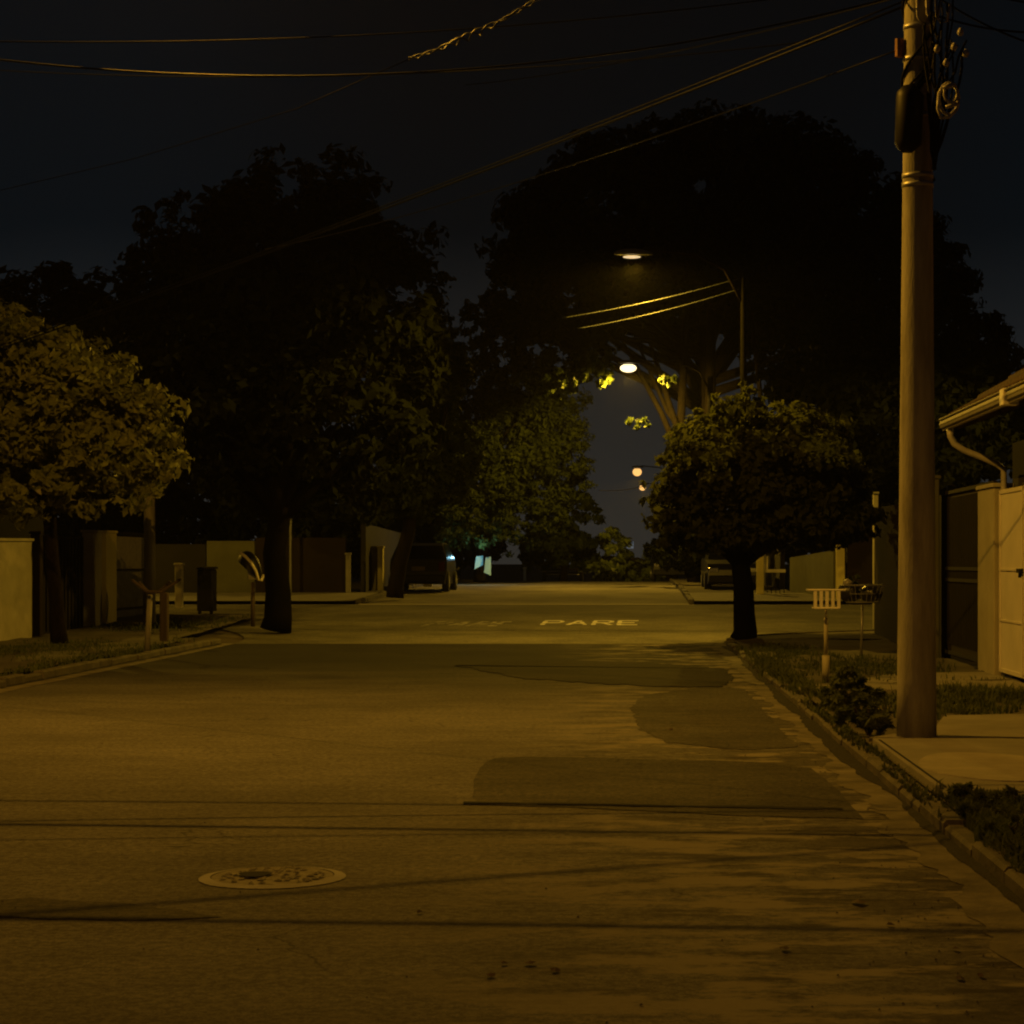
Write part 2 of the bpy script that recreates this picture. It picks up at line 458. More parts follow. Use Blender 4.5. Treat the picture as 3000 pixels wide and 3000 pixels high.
# corner verge on the right
mb = MB()
rows = []
for y in np.arange(36.9, 41.7, .25):
    xa = 1.84 + max(0, y-J0+.9) ** 2.4 * .13
    rows.append([(xa+(12-xa)*i/6, y, g(y)+.10+(.01*math.sin(i*3+y*2) if i else 0)) for i in range(7)])
vs = [v for r_ in rows for v in r_]
fs = [(j*7+i, j*7+i+1, (j+1)*7+i+1, (j+1)*7+i) for j in range(len(rows)-1) for i in range(6)]
tag(mesh_obj('pavement', vs, fs, M['sidewalk'], smooth=True), kind='structure')
strip('pavement', -60, -7.14, J1, 58, .10, M['slab'], 8)
strip('pavement', 1.64, 60, J1, 58, .10, M['slab'], 8)
strip('pavement', -9.5, -7.14, 58, 120, .10, M['sidewalk'])
strip('pavement', 1.64, 4.6, 58, 120, .10, M['sidewalk'])

def slab(name, poly, z, h, m, kind='structure'):
    n = len(poly)
    cx = sum(p[0] for p in poly)/n; cy = sum(p[1] for p in poly)/n
    top = [(cx+(x-cx)*.995, cy+(y-cy)*.995, g(y)+z+h) for x, y in poly]
    mid = [(x, y, g(y)+z+h-.008) for x, y in poly]
    bot = [(x, y, g(y)+z-.05) for x, y in poly]
    fs = [tuple(range(n))]
    for l in (0, n):
        for i in range(n):
            j = (i+1) % n
            fs.append((l+j, l+i, l+n+i, l+n+j))
    return tag(mesh_obj(name, top+mid+bot, fs, m), kind=kind)
# driveway slab at the foot of the pole, its step, and the paler round patch on it
slab('driveway', [(1.86,12.0),(2.25,11.8),(2.5,12.6),(4.5,12.6),(4.5,15.75),(1.86,15.75)], .085, .06, M['slab'])
slab('driveway', [(1.86,16.0),(3.0,16.0),(4.5,16.3),(4.5,18.7),(2.8,18.3),(2.5,16.9)], .085, .045, M['slab'])
slab('driveway', [(2.3,8.0),(4.5,8.0),(4.5,11.0),(2.6,11.0)], .085, .05, M['slab'])
slab('driveway', [(1.86,22.2),(4.5,22.4),(4.5,25.8),(3.4,25.6),(1.86,22.7)], .085, .03, M['slab'])
pc = []
for k_ in range(28):
    a = 2*math.pi*k_/28
    pc.append((2.36+.44*math.cos(a)+.03*math.sin(3*a), 13.6+.95*math.sin(a)+.06*math.cos(2*a)))
slab('driveway', pc, .146, .008, M['fresh'])
mb = MB(); mb.box(1.885, 1.9, 12.3, 15.6, .14, .149)
tag(mb.build('driveway', M['void']), kind='structure')
# repaired panels and darker patches of asphalt
def blob(cx, cy, rx, ry, z, m, name='road', power=4, n=48, rough=.02, tilt=0):
    vs = []
    for k_ in range(n):
        a = 2*math.pi*k_/n
        c, s = math.cos(a), math.sin(a)
        x = cx + rx*abs(c)**(2/power)*(1 if c > 0 else -1)*(1+R.uniform(-rough, rough))
        y = cy + ry*abs(s)**(2/power)*(1 if s > 0 else -1)*(1+R.uniform(-rough, rough)) + tilt*(x-cx)
        vs.append((x, y, g(y)+z))
    return tag(mesh_obj(name, vs, [tuple(range(n))], m), kind='structure')
def ground_px(px, py):
    Y = 1.5*F/(py-1060)
    return ((px-1190)/F*Y, Y)
def patch(pix, z, m, jit=.02):
    p = [ground_px(*q) for q in pix]; out = []
    for (xa, ya), (xb, yb) in zip(p, p[1:]+p[:1]):
        n_ = max(1, int(math.hypot(xb-xa, yb-ya)/.12))
        for k_ in range(n_):
            t = k_/n_
            out.append((min(1.37, max(-7.17, xa+(xb-xa)*t+R.uniform(-jit, jit)*.25)), ya+(yb-ya)*t+R.uniform(-jit, jit)))
    vs = [(x, y, g(y)+z) for x, y in out]
    return tag(mesh_obj('road', vs, [tuple(range(len(vs)))], m), kind='structure')
patch([(905,1450),(915,1439),(935,1431),(1000,1428),(1400,1437),(1530,1450),(1580,1490),(1628,1546),(1400,1540),(1100,1525),(905,1519),(893,1505),(893,1475)], .004, M['patch'])
patch([(1190,1335),(1215,1312),(1330,1296),(1403,1300),(1440,1340),(1504,1410),(1400,1415),(1260,1402),(1205,1375)], .004, M['patch'], .09)
patch([(860,1256),(1000,1248),(1250,1252),(1368,1262),(1386,1282),(1350,1298),(1150,1292),(980,1280)], .008, M['patchd'], .2)  # darker streak across the road before the junction
patch([(-30,1700),(60,1695),(300,1712),(420,1730),(260,1738),(-30,1731)], .004, M['patch'], .03)
# crack and painted shadow along the front edge of the panel
mb = MB()
px_ = [(-1.04+i*.116, 12.72-.3*(i*.12)*.45+R.uniform(-.02,.02)) for i in range(21)]
for (xa, ya), (xb, yb) in zip(px_, px_[1:]):
    w = R.uniform(.015, .05) * (1.6 if xa > .5 else 1)
    mb.add([(xa, ya-w, .009), (xb, yb-w, .009), (xb, yb+w, .009), (xa, ya+w, .009)], [(0,1,2,3)])
tag(mb.build('road', M['void']), kind='structure')

# painted PARE letters (2 m tall on the road), and an older worn one beside it
def letters(word, x0, y0, w, h, gap, m, name, label, wear, slant=0, z=.004):
    G = {'P': [[(0,0),(0,1)], [(0,1),(.8,1),(1,.85),(1,.65),(.8,.5),(0,.5)]],
         'A': [[(0,0),(.5,1),(1,0)], [(.22,.35),(.78,.35)]],
         'R': [[(0,0),(0,1)], [(0,1),(.8,1),(1,.85),(1,.65),(.8,.5),(0,.5)], [(.45,.5),(1,0)]],
         'E': [[(1,0),(0,0),(0,1),(1,1)], [(0,.5),(.8,.5)]]}
    lr = None
    root = empty(name, (x0, y0, g(y0)), label, 'road marking')
    for i, ch in enumerate(word):
        mb = MB(); ox = x0 + i*(w+gap)
        for st_ in G[ch]:
            for (a, b), (c, d) in zip(st_, st_[1:]):
                p = Vector((ox+a*w+slant*b, y0+b*h, 0)); q = Vector((ox+c*w+slant*d, y0+d*h, 0))
                dd = q-p; L_ = dd.length
                # stroke is wider along the road, as road lettering is
                nrm = Vector((-dd.y, dd.x, 0)).normalized()
                hw = Vector((nrm.x*.05, nrm.y*.13, 0))
                if hw.length < .05: hw = nrm*.06
                segs = max(2, int(L_/.12)); ext = dd.normalized()*.03
                p -= ext; q += ext
                for s_ in range(segs):
                    if R.random() < wear: continue
                    u0, u1 = s_/segs, (s_+1)/segs
                    A_, B_ = p.lerp(q, u0), p.lerp(q, u1)
                    k0 = .8+R.random()*.3
                    mb.add([(v.x, v.y, g(v.y)+z+.001*len(mb.f)*.02) for v in (A_-hw*k0, B_-hw*k0, B_+hw*k0, A_+hw*k0)], [(0,1,2,3)])
        mb.build('letter', m, root)
    return root
letters('PARE', gx(1024,44.6)+.03, 43.6, .37, 1.5, .172, M['paint'], 'road_lettering', 'white painted word PARE in the right lane before the cross street', .05, slant=.03)
letters('PARE', gx(800,43.5), 43.2, .32, 1.5, .15, M['oldpaint'], 'road_lettering', 'worn faint word PARE on the middle of the street, half erased', .4, slant=.22)

# manhole cover with its broken opening
mc = Vector((-1.70, 9.72, 0))
root = empty('manhole_cover', mc, 'round worn concrete manhole cover with a dark hole in the near road', 'manhole cover')
def disc(mb, c, r0, r1, z0, z1, n=56, hole=None, jag=.0):
    ro, ri = [], []
    for k_ in range(n):
        a = 2*math.pi*k_/n
        jr = 1+R.uniform(-jag, jag)
        ro.append((c.x+r1*jr*math.cos(a), c.y+r1*jr*math.sin(a), z0)); ri.append((c.x+r0*math.cos(a), c.y+r0*math.sin(a), z1))
    mb.add(ro+ri, [(k_, (k_+1) % n, n+(k_+1) % n, n+k_) for k_ in range(n)])
mb = MB(); disc(mb, mc, .29, .345, .004, .012, n=96, jag=.006)
mb.build('frame', M['concrete'], root)
mb = MB(); disc(mb, mc, .0, .286, .010, .014, n=96)
rm = random.Random(3)
for i in range(70):
    a = rm.uniform(0, 6.28); r_ = .26*math.sqrt(rm.random()); w = rm.uniform(.008, .018)
    x, y = mc.x+r_*math.cos(a), mc.y+r_*math.sin(a)
    mb.add([(x-w,y-w,.016),(x+w,y-w,.016),(x+w,y+w,.016),(x-w,y+w,.016),(x,y,.022)], [(0,1,4),(1,2,4),(2,3,4),(3,0,4)])
mb.build('lid', M['iron'], root)
mb = MB()
hc = mc + Vector((-.08, -.03, 0))
mb.add([(hc.x+.075*math.cos(a)*(1+.15*math.sin(3*a)), hc.y+.085*math.sin(a), .024) for a in [2*math.pi*i/20 for i in range(20)]], [tuple(range(20))])
mb.build('hole', M['void'], root)

# ------------------------------------------------------------------ street lamps
def lamp_light(name, loc, power, color, parent=None, k=.8, cut0=.10, cut1=.32, radius=.07):
    d = bpy.data.lights.new(name, 'POINT'); d.energy = power; d.color = color; d.shadow_soft_size = radius
    d.use_nodes = True
    nt = d.node_tree; N, L = nt.nodes, nt.links
    em = N['Emission']
    ge = N.new('ShaderNodeNewGeometry'); s = N.new('ShaderNodeSeparateXYZ')
    # direction from the lamp to the shaded place
    L.new(ge.outputs['Incoming'], s.inputs[0])
    c = N.new('ShaderNodeMath'); c.operation = 'MULTIPLY'; c.inputs[1].default_value = -1.0
    L.new(s.outputs[2], c.inputs[0])
    mx = N.new('ShaderNodeMath'); mx.operation = 'MAXIMUM'; mx.inputs[1].default_value = .2; L.new(c.outputs[0], mx.inputs[0])
    pw = N.new('ShaderNodeMath'); pw.operation = 'POWER'; pw.inputs[1].default_value = -k; L.new(mx.outputs[0], pw.inputs[0])
    mr = N.new('ShaderNodeMapRange'); mr.interpolation_type = 'SMOOTHSTEP'
    mr.inputs['From Min'].default_value = cut0; mr.inputs['From Max'].default_value = cut1; L.new(c.outputs[0], mr.inputs[0])
    mu = N.new('ShaderNodeMath'); mu.operation = 'MULTIPLY'; L.new(pw.outputs[0], mu.inputs[0]); L.new(mr.outputs[0], mu.inputs[1])
    L.new(mu.outputs[0], em.inputs['Strength'])
    o = bpy.data.objects.new(name, d); col.objects.link(o); o.location = loc
    if parent:
        o.parent = parent; o.location = Vector(loc) - parent.location
    return o

NEARC = (1.0, .475, .035)
BACKC = (1.0, .42, .045)
FARC = (1.0, .56, .04)
def lamp_mat(name, c, s):
    return mat(name, (.8,.8,.8), (.8,.8,.8), 2, .4, emit=c, estr=s)
M['lens'] = lamp_mat('lamp_lens_near', (1, .62, .25), 6)
M['lensfar'] = lamp_mat('lamp_lens_far', (1, .80, .42), 2.2)
M['lensor'] = lamp_mat('lamp_lens_amber', (1, .52, .15), 1.2)
M['lensdim'] = lamp_mat('lamp_lens_edge', (1, .72, .38), .9)
M['head'] = mat('lamp_housing', (.10, .10, .10), (.08, .08, .08), 4, .5)

def street_lamp(head, polex, label, lens, power, color, polebase=True, k=.8, glob=None, cut=(.10,.32), name='street_lamp', lensbox=(.16,.09,.035), radius=.07):
    hx, hy, hz = head
    zb = g(hy)
    root = empty(name, (polex, hy, zb), label, 'street lamp', 'street lamps over the road')
    if polebase:
        mb = MB(); mb.tube([(polex, hy, zb), (polex, hy, hz-.4)], [.14, .09] if hy < 30 or hy > 60 else [.08, .045], 12); mb.build('pole', M['unlit'] if hy > 30 else M['pole'], root, True)
    mb = MB()
    sgn = -1 if hx < polex else 1
    arm = [(polex, hy, hz-.9), (polex+sgn*.35, hy, hz-.25), (polex+sgn*.9, hy, hz+.02), (hx-sgn*.35, hy, hz+.12), (hx-sgn*.2, hy, hz+.12)]
    mb.tube(arm, .03, 8); mb.build('arm', M['barkd'], root, True)
    mb = MB()
    N_ = 14; vs = []; L_ = .36; W_ = .14
    # shell: tapered cobra head
    for i, (u, w, h) in enumerate([(-1, .25, .03), (-.7, .6, .07), (-.1, 1, .11), (.5, 1, .10), (.85, .7, .07), (1, .3, .03)]):
        for k_ in range(N_):
            a = math.pi*k_/(N_-1)
            vs.append((hx+sgn*u*L_, hy+W_*w*math.cos(a), hz+.03+h*math.sin(a)))
    fs = []
    for i in range(5):
        for k_ in range(N_-1):
            fs.append((i*N_+k_, i*N_+k_+1, (i+1)*N_+k_+1, (i+1)*N_+k_))
        fs.append((i*N_+N_-1, i*N_, (i+1)*N_, (i+1)*N_+N_-1))
    mb.add(vs, fs); mb.build('housing', M['head'], root, True)
    mb = MB()
    a_, b_, c_ = lensbox
    vs = []
    for j in range(9):
        t = (j/8-.38)*math.pi/2*1.6
        for k_ in range(16):
            a = 2*math.pi*k_/16
            vs.append((hx+sgn*.03+a_*math.cos(a)*math.cos(t), hy+b_*math.sin(a)*math.cos(t), hz+.01-c_*1.4*(1+math.sin(t))))
    fs = [(j*16+k_, j*16+(k_+1)%16, (j+1)*16+(k_+1)%16, (j+1)*16+k_) for j in range(8) for k_ in range(16)]
    mb.add(vs, fs)
    ln = mb.build('lens', lens, root, True)
    ln.visible_shadow = True
    if power:
        lamp_light('lamp_light', (hx, hy, hz-.14-c_*2.8), power, color, root, k, cut[0], cut[1], radius)
    return root

# ------------------------------------------------------------------ the near utility pole
PX, PY = 2.247, 16.1
pole = empty('utility_pole', (PX, PY, .12), 'tall round concrete utility pole hung with cables beside the driveway', 'utility pole')
mb = MB()
zs_ = [.12+i*.45 for i in range(20)]
mb.tube([(PX + (z-.12)*.0018, PY, z) for z in zs_] , [.157-.0090*(z-.12) for z in zs_], 40)
mb.build('shaft', M['pole'], pole, True)
def prad(z): return .157-.0090*(z-.12)
mb = MB()
for z in (4.46, 4.53, 5.0, 5.45, 5.7):
    r_ = prad(z)+.006
    mb.tube([(PX+.008, PY, z-.018), (PX+.008, PY, z+.018)], r_, 32)
mb.each('steel_band', M['metal'], pole, True)
mb = MB()   # black splice enclosure strapped on the near left of the pole
c_ = P(1717, 222, PY-.2)
mb.tube([(c_.x-.045, c_.y, c_.z-.27), (c_.x-.045, c_.y, c_.z-.25), (c_.x-.015, c_.y, c_.z-.2), (c_.x+.0, c_.y, c_.z+.16), (c_.x-.035, c_.y, c_.z+.23), (c_.x-.04, c_.y, c_.z+.25)],
        [.02, .06, .105, .11, .075, .02], 20)
mb.build('splice_box', M['black'], pole, True)
mb = MB()   # coil of pale cable on a bracket to the right
cc = P(1790, 186, PY-.42)
def loop(mb, c, rx, rz, n, turns, r, ax=0, ph=0, dy=.01):
    pts = []
    for i in range(int(n*turns)+1):
        a = 2*math.pi*i/n+ph
        pts.append((c.x+rx*math.cos(a)*math.cos(ax), c.y+rx*math.cos(a)*math.sin(ax)+dy*i/n, c.z+rz*math.sin(a)))
    mb.tube(pts, r, 6)
loop(mb, cc, .075, .12, 20, 1, .013)
loop(mb, cc+Vector((.012, -.03, .035)), .055, .07, 20, 1, .012, .3)
mb.tube([cc+Vector((-.075, 0, .05)), cc+Vector((-.085, -.01, -.08)), cc+Vector((-.06, -.01, -.15)), cc+Vector((.0,0,-.14)), cc+Vector((.06,0,-.08))], .014, 6)
mb.tube([cc+Vector((-.05, -.04, .075)), cc+Vector((.05, -.04, .095))], .016, 6)
mb.tube([cc+Vector((-.03, -.04, -.075)), cc+Vector((.06, -.04, -.05))], .016, 6)
mb.build('cable_coil', M['palec'], pole, True)
mb = MB()   # top loops
for i in range(3):
    c2 = P(1742+i*18, 22+R.uniform(-6,6), PY-.2)
    pts = [(c2.x-.05, c2.y, c2.z+.12), (c2.x-.045, c2.y, c2.z-.02), (c2.x-.01, c2.y, c2.z-.07), (c2.x+.035, c2.y, c2.z-.06), (c2.x+.06, c2.y, c2.z+.08)]
    mb.tube(pts, .011, 6)
mb.each('cable_loop', M['palec'], pole, True)
mb = MB()   # tangle of dark drop cables down the right side
for i in range(16):
    x = 1752+R.uniform(0, 60); y0_ = R.uniform(-40, 120)
    pts = []
    for j in range(9):
        t = j/8
        px_ = x + math.sin(t*math.pi*R.uniform(.8,1.4)+i)*24*(1-t) - t*(x-1762) + R.uniform(-3,3)
        pts.append(P(px_, y0_+(320-y0_)*t, PY-.24+R.uniform(-.08,.08)))
    mb.tube(pts, R.uniform(.006,.012), 5)
mb.each('drop_cable', M['cable'], pole, True)
mb = MB()   # cables wound around the shaft
for ph, z0_, z1_, tn in ((0, 4.5, 5.0, .7), (.3, 4.5, 5.3, .8), (2.2, 4.8, 5.8, .9), (1.2, 5.0, 6.0, 1.1), (3.0, 5.1, 6.0, 1.2)):
    pts = []
    for i in range(25):
        t = i/24; z = z0_+(z1_-z0_)*t; a = ph+t*tn*2*math.pi
        r_ = prad(z)+.012
        pts.append((PX+.008+r_*math.cos(a), PY+r_*math.sin(a), z))
    mb.tube(pts, .011, 6)
mb.each('wound_cable', M['cable'], pole, True)
mb = MB()   # bracket and clamps
b0 = P(1692, 88, PY)
mb.box(b0.x, PX-.1, PY-.03, PY+.03, b0.z-.045, b0.z+.02)
mb.tube([(b0.x+.02, PY, b0.z-.08), (b0.x+.02, PY, b0.z+.06)], .035, 10)
mb.build('bracket', mat('rusty_bracket', (.30, .14, .09), (.18, .09, .06), 12, .7), pole)
mb = MB()   # crossarm hardware on the right
for (ax_, ay_) in ((1768, 92), (1785, 118), (1822, 100), (1800, 88), (1812, 60)):
    c3 = P(ax_, ay_, PY-.4)
    mb.tube([c3+Vector((0,0,-.03)), c3+Vector((0,0,-.01)), c3+Vector((0,0,.01)), c3+Vector((0,0,.03))], [.012,.026,.022,.01], 10)
mb.each('insulator', M['palec'], pole, True)

# the lamp that lights the near road, above the frame
nl = street_lamp((-4.0, 18.1, 9.2), -7.9, 'street lamp over the left lane opposite the near utility pole', M['lens'], 2650, NEARC, polebase=True, k=.0, cut=(-.03,.30), radius=.022)

# ------------------------------------------------------------------ overhead cables
def cable(pts_or_ab, r, label, m=None, sag=.4, n=28, name='overhead_cable'):
    a, b = [Vector(p) for p in pts_or_ab]
    pts = []
    for i in range(n+1):
        t = i/n
        p = a.lerp(b, t); p.z -= sag*4*t*(1-t)
        pts.append(p)
    mb = MB(); mb.tube(pts, r, 6)
    o = mb.build(name, m or M['cable'], None, True)
    return tag(o, label, 'cable', 'overhead cables')
# long shallow catenaries crossing the street
cable((P(1725, -16, 16.1), P(-500, 30, 15.2)), .0075, 'upper cable sagging across the top of the street from the near pole', M['midc'], sag=.55)
cable((P(1725, -40, 16.1), P(-300, 70, 15.0)), .005, 'thin cable running just above the sagging one at the top', M['cable'], sag=.2)
cable((P(1715, 8, 16.1), P(-215, 730, 33)), .010, 'thickest of the cables sloping down left from the near pole', M['midc'], sag=.10)
cable((P(1715, -2, 16.1), P(-215, 722, 33)), .007, 'cable running close above the thick sloping one', M['midc'], sag=.12)
cable((P(1700, 92, 16.1), P(500, 470, 34)), .006, 'lowest cable sloping left from the rusty bracket of the pole', M['midc'], sag=.15)
cable((P(1715, -10, 16.1), P(880, 160, 30)), .006, 'faint cable between the sagging and the thick sloping cables', M['cable'], sag=.1)
cable((P(1560, 74, 18), P(-300, 110, 20)), .005, 'faint level cable crossing behind the sagging ones', M['cable'], sag=.25)
# twisted drop line entering top centre, wrapped with a loose tie
a, b = P(1040, -18, 15.2), P(770, 112, 15.8)
mb = MB(); pts = []; pts2 = []
for i in range(41):
    t = i/40; p = a.lerp(b, t); p.z -= .05*4*t*(1-t)
    q = Vector((math.cos(i*.9), math.sin(i*1.3), math.sin(i*.9)))*(.012 if i < 16 or i > 30 else .025)
    pts.append(p+q); pts2.append(p-q)
mb.tube(pts, .006, 5); mb.tube(pts2, .006, 5)
tw = mb.build('overhead_cable', M['midt'], None, True)
mb = MB(); mb.tube([b, P(560, 205, 17), P(250, 300, 19), P(-300, 430, 23)], .004, 5); mb.build('plain_end', M['cable'], tw, True)
tag(tw, 'twisted drop cable with loose ties hanging at the top centre', 'cable', 'overhead cables')
# cables that cross above the frame; their shadows fall on the near road
L0 = Vector((-4.0, 18.1, 9.01))
def shadow_cable(g0, g1, h, r, label, sag=.03):
    a = Vector((g0[0], g0[1], 0)); b = Vector((g1[0], g1[1], 0))
    t = h/L0.z
    a2 = a.lerp(L0, t); b2 = b.lerp(L0, t)
    d = (b2-a2)
    cable((a2-d*.6, b2+d*.4), r, label, M['cable'], sag=sag)
shadow_cable((gx(0,8.6), 8.62), (gx(1932,8.3), 8.32), 5.75, .010, 'dark cable high over the near end of the street')
shadow_cable((gx(0,11.75), 11.72), (gx(1700,11.25), 11.25), 6.1, .013, 'dark cable high above the asphalt repair')
shadow_cable((gx(0,12.85), 12.88), (gx(900,12.7), 12.66), 6.2, .009, 'thin dark cable high above the asphalt repair')
shadow_cable((gx(0,8.65), 8.7), (gx(1650,10.7), 10.75), 6.2, .008, 'thin dark cable running aslant high over the near road')
for i, (pa, pb) in enumerate((((1740,-25),(1990,95)), ((1740,20),(2000,60)), ((1745,-60),(1990,10)))):
    cable((P(*pa, 16.2), P(*pb, 16.0)), .008, ['cable leaving the pole to the right, lowest of three', 'cable leaving the pole to the right, middle of three', 'cable leaving the pole to the right, top of three'][i], M['cable'], sag=.06)

# ------------------------------------------------------------------ foliage
def leaves(name, blobs, n, size, m, parent=None, seed=1, shell=.45, droop=.0, aspect=.5, clumps=True):
    """blobs: (cx,cy,cz,rx,ry,rz); leaf-sized quads spread through lumpy volumes"""
    r = np.random.default_rng(seed)
    B = np.array(blobs, float)
    vol = (B[:,3]*B[:,4]*B[:,5])**(2/3)
    # each blob carries smaller clumps, so the outline is uneven
    cl = []
    for b, v in zip(B, vol/vol.sum()):
        k_ = max(8, int(round(v*n/45)))
        d = r.normal(size=(k_, 3)); d /= np.linalg.norm(d, axis=1)[:, None]
        rad = (shell + (1-shell)*r.random(k_)**.6)
        rad *= 1 + .17*np.sin(d[:,0]*5+seed)+.15*np.sin(d[:,2]*5+d[:,1]*3+seed*2)
        c = b[:3] + d*rad[:,None]*b[3:6]
        cr = (b[3]*b[4]*b[5])**(1/3)*r.uniform(.10, .24, k_)
        cl.append(np.concatenate([c, cr[:,None], d], axis=1))
    C = np.concatenate(cl)
    wts = C[:,3]**1.6; wts /= wts.sum()
    idx = r.choice(len(C), n, p=wts)
    base = C[idx]
    o_ = r.normal(size=(n,3)); o_ /= np.linalg.norm(o_, axis=1)[:,None]
    pos = base[:,:3] + o_*(r.random(n)**.5*base[:,3])[:,None]*np.array([1.15,1.15,.8])
    nrm = .5*o_ + .55*base[:,4:7] + r.normal(size=(n,3))*.55
    nrm[:,2] += .25
    nrm /= np.linalg.norm(nrm, axis=1)[:,None]
    t = np.cross(nrm, r.normal(size=(n,3))); t /= np.linalg.norm(t, axis=1)[:,None]
    t[:,2] -= droop; t /= np.linalg.norm(t, axis=1)[:,None]
    b_ = np.cross(nrm, t); b_ /= np.linalg.norm(b_, axis=1)[:,None]
    s = size*r.uniform(.45, 1.5, n)[:,None]
    v0 = pos - t*s*.5
    v1 = pos + b_*s*aspect*.5 + nrm*s*.06
    v2 = pos + t*s*.5
    v3 = pos - b_*s*aspect*.5 + nrm*s*.06
    V = np.stack([v0,v1,v2,v3], axis=1).reshape(-1,3)
    if parent is not None: V = V - np.array(parent.location)
    me = bpy.data.meshes.new(name)
    me.vertices.add(4*n); me.vertices.foreach_set('co', V.astype(np.float32).ravel())
    me.loops.add(4*n); me.loops.foreach_set('vertex_index', np.arange(4*n, dtype=np.int32))
    me.polygons.add(n)
    me.polygons.foreach_set('loop_start', np.arange(0, 4*n, 4, dtype=np.int32))
    me.polygons.foreach_set('loop_total', np.full(n, 4, dtype=np.int32))
    me.materials.append(m); me.update(); me.validate()
    o = bpy.data.objects.new(name, me); col.objects.link(o)
    if parent is not None: o.parent = parent
    return o

def limbs(mb, base, top, r0, blobs, seed=0, k=2):
    rr = random.Random(seed)
    b = Vector(base); t = Vector(top)
    pts = [b + (t-b)*u + Vector((rr.uniform(-1,1), rr.uniform(-1,1), 0))*r0*.22*(u > 0 and u < 1) for u in (0, .08, .25, .5, .75, 1)]
    mb.tube(pts, [r0*1.22, r0*1.08, r0*.97, r0*.9, r0*.82, r0*.75], 12)
    for bl in blobs:
        c = Vector(bl[:3])
        for q in range(k):
            tgt = c + Vector((rr.uniform(-.5,.5)*bl[3], rr.uniform(-.5,.5)*bl[4], rr.uniform(-.3,.5)*bl[5]))
            s_ = b.lerp(t, rr.uniform(.65, 1))
            mid = s_.lerp(tgt, .5) + Vector((rr.uniform(-.2,.2), rr.uniform(-.2,.2), rr.uniform(.0,.3)))*(tgt-s_).length*.4
            mb.tube([s_, s_.lerp(mid,.5), mid, tgt], [r0*.5, r0*.4, r0*.28, r0*.08], 7)

DENS = 1.7
def tree(name, base, top, r0, blobs, n, size, lm, label, cat='tree', group=None, seed=1, bark='barkd', **kw):
    root = empty(name, base, label, cat, group)
    mb = MB(); limbs(mb, base, top, r0, blobs, seed)
    mb.build('trunk', M[bark], root, True)
    leaves('crown', blobs, int(n*DENS), size, M[lm], root, seed, **kw)
    return root

def pb(px, py, Y, rpx, rpy, ry=None):
    p = P(px, py, Y); rx = rpx/F*Y; rz = rpy/F*Y
    return (p.x, p.y, p.z, rx, ry or rx, rz)

# left street tree with light leaves
Y = 34
tree('street_tree', (gx(112, 35), 35, .1), P(90, 900, 34.5), .13,
     [pb(20,760,34.5,190,170,1.8), pb(-120,700,36,140,150,1.8), pb(190,820,34,120,120,1.4), pb(250,850,34,75,120,1.2), pb(110,690,34.5,110,90,1.4), pb(90,910,34,110,70,1.3), pb(-60,900,35,120,80,1.3), pb(0,620,35,75,60,1.0)],
     17000, .17, 'leafA', 'broad light leaved street tree at the left edge, over the pale wall', seed=3, aspect=.48)
# big dark tree on the left
Yb = 40.6
tree('mango_tree', (gx(520,Yb), Yb, g(Yb)+.08), P(525, 900, Yb), .26,
     [pb(560,560,41.6,230,220,2.6), pb(400,640,42,200,200,2.4), pb(680,640,41.6,170,200,2.2), pb(570,400,41.6,150,110,2), pb(330,450,43.2,95,90,1.2), pb(300,700,41.6,130,180,2), pb(560,800,41,230,150,2.3), pb(730,780,41.6,110,130,1.7), pb(650,480,41.6,130,120,1.8), pb(250,800,45,120,150,2)],
     26000, .24, 'leafD', 'huge dense black crowned tree behind the left pavement', bark='unlit', seed=5, aspect=.5)
# its right neighbour catching the lamplight
tree('roadside_tree', (gx(745,55), 55, g(55)+.08), P(790, 880, 55), .2,
     [pb(830,700,54,62,85,1.3), pb(800,800,55,60,100,1.2), pb(790,900,55,85,80,1.3), pb(860,860,56,50,70,1.2), pb(710,930,55,80,60,1.2)],
     18000, .17, 'leafF', 'loose tree lit on its right side, leaning out past the big dark crown', seed=8)
tree('roadside_tree', (gx(905,74), 74, g(74)+.08), P(925, 900, 74), .2,
     [pb(900,900,73,95,90,1.6), pb(960,830,74,85,110,1.8), pb(1030,800,75,75,110,1.6), pb(1060,880,75,55,90,1.4), pb(880,980,72,75,60,1.4), pb(990,960,74,90,70,1.6), pb(1000,730,75,70,50,1.5), pb(940,760,74,60,60,1.5), pb(890,720,75,50,60,1.5), pb(860,800,75,50,70,1.5)],
     32000, .17, 'leafF', 'yellow green tree crowding the left side of the street past the junction', seed=9)
tree('roadside_tree', (gx(1062,90), 90, g(90)+.05), P(1070, 1010, 90), .16,
     [pb(1065,980,90,55,70,1.6), pb(1075,1040,92,45,40,1.5), pb(1030,1030,90,60,45,1.5)],
     5000, .30, 'leafC', 'small tree bordering the gap of sky on the left, past the crest', seed=10)
tree('roadside_tree', (gx(1150,125), 125, g(125)), P(1150, 1050, 125), .2,
     [pb(1140,1050,125,45,60,2), pb(1185,1075,130,60,40,2), pb(1240,1085,130,50,40,2)],
     3500, .38, 'leafC', 'low tree at the far end of the street under the sky gap', seed=12)
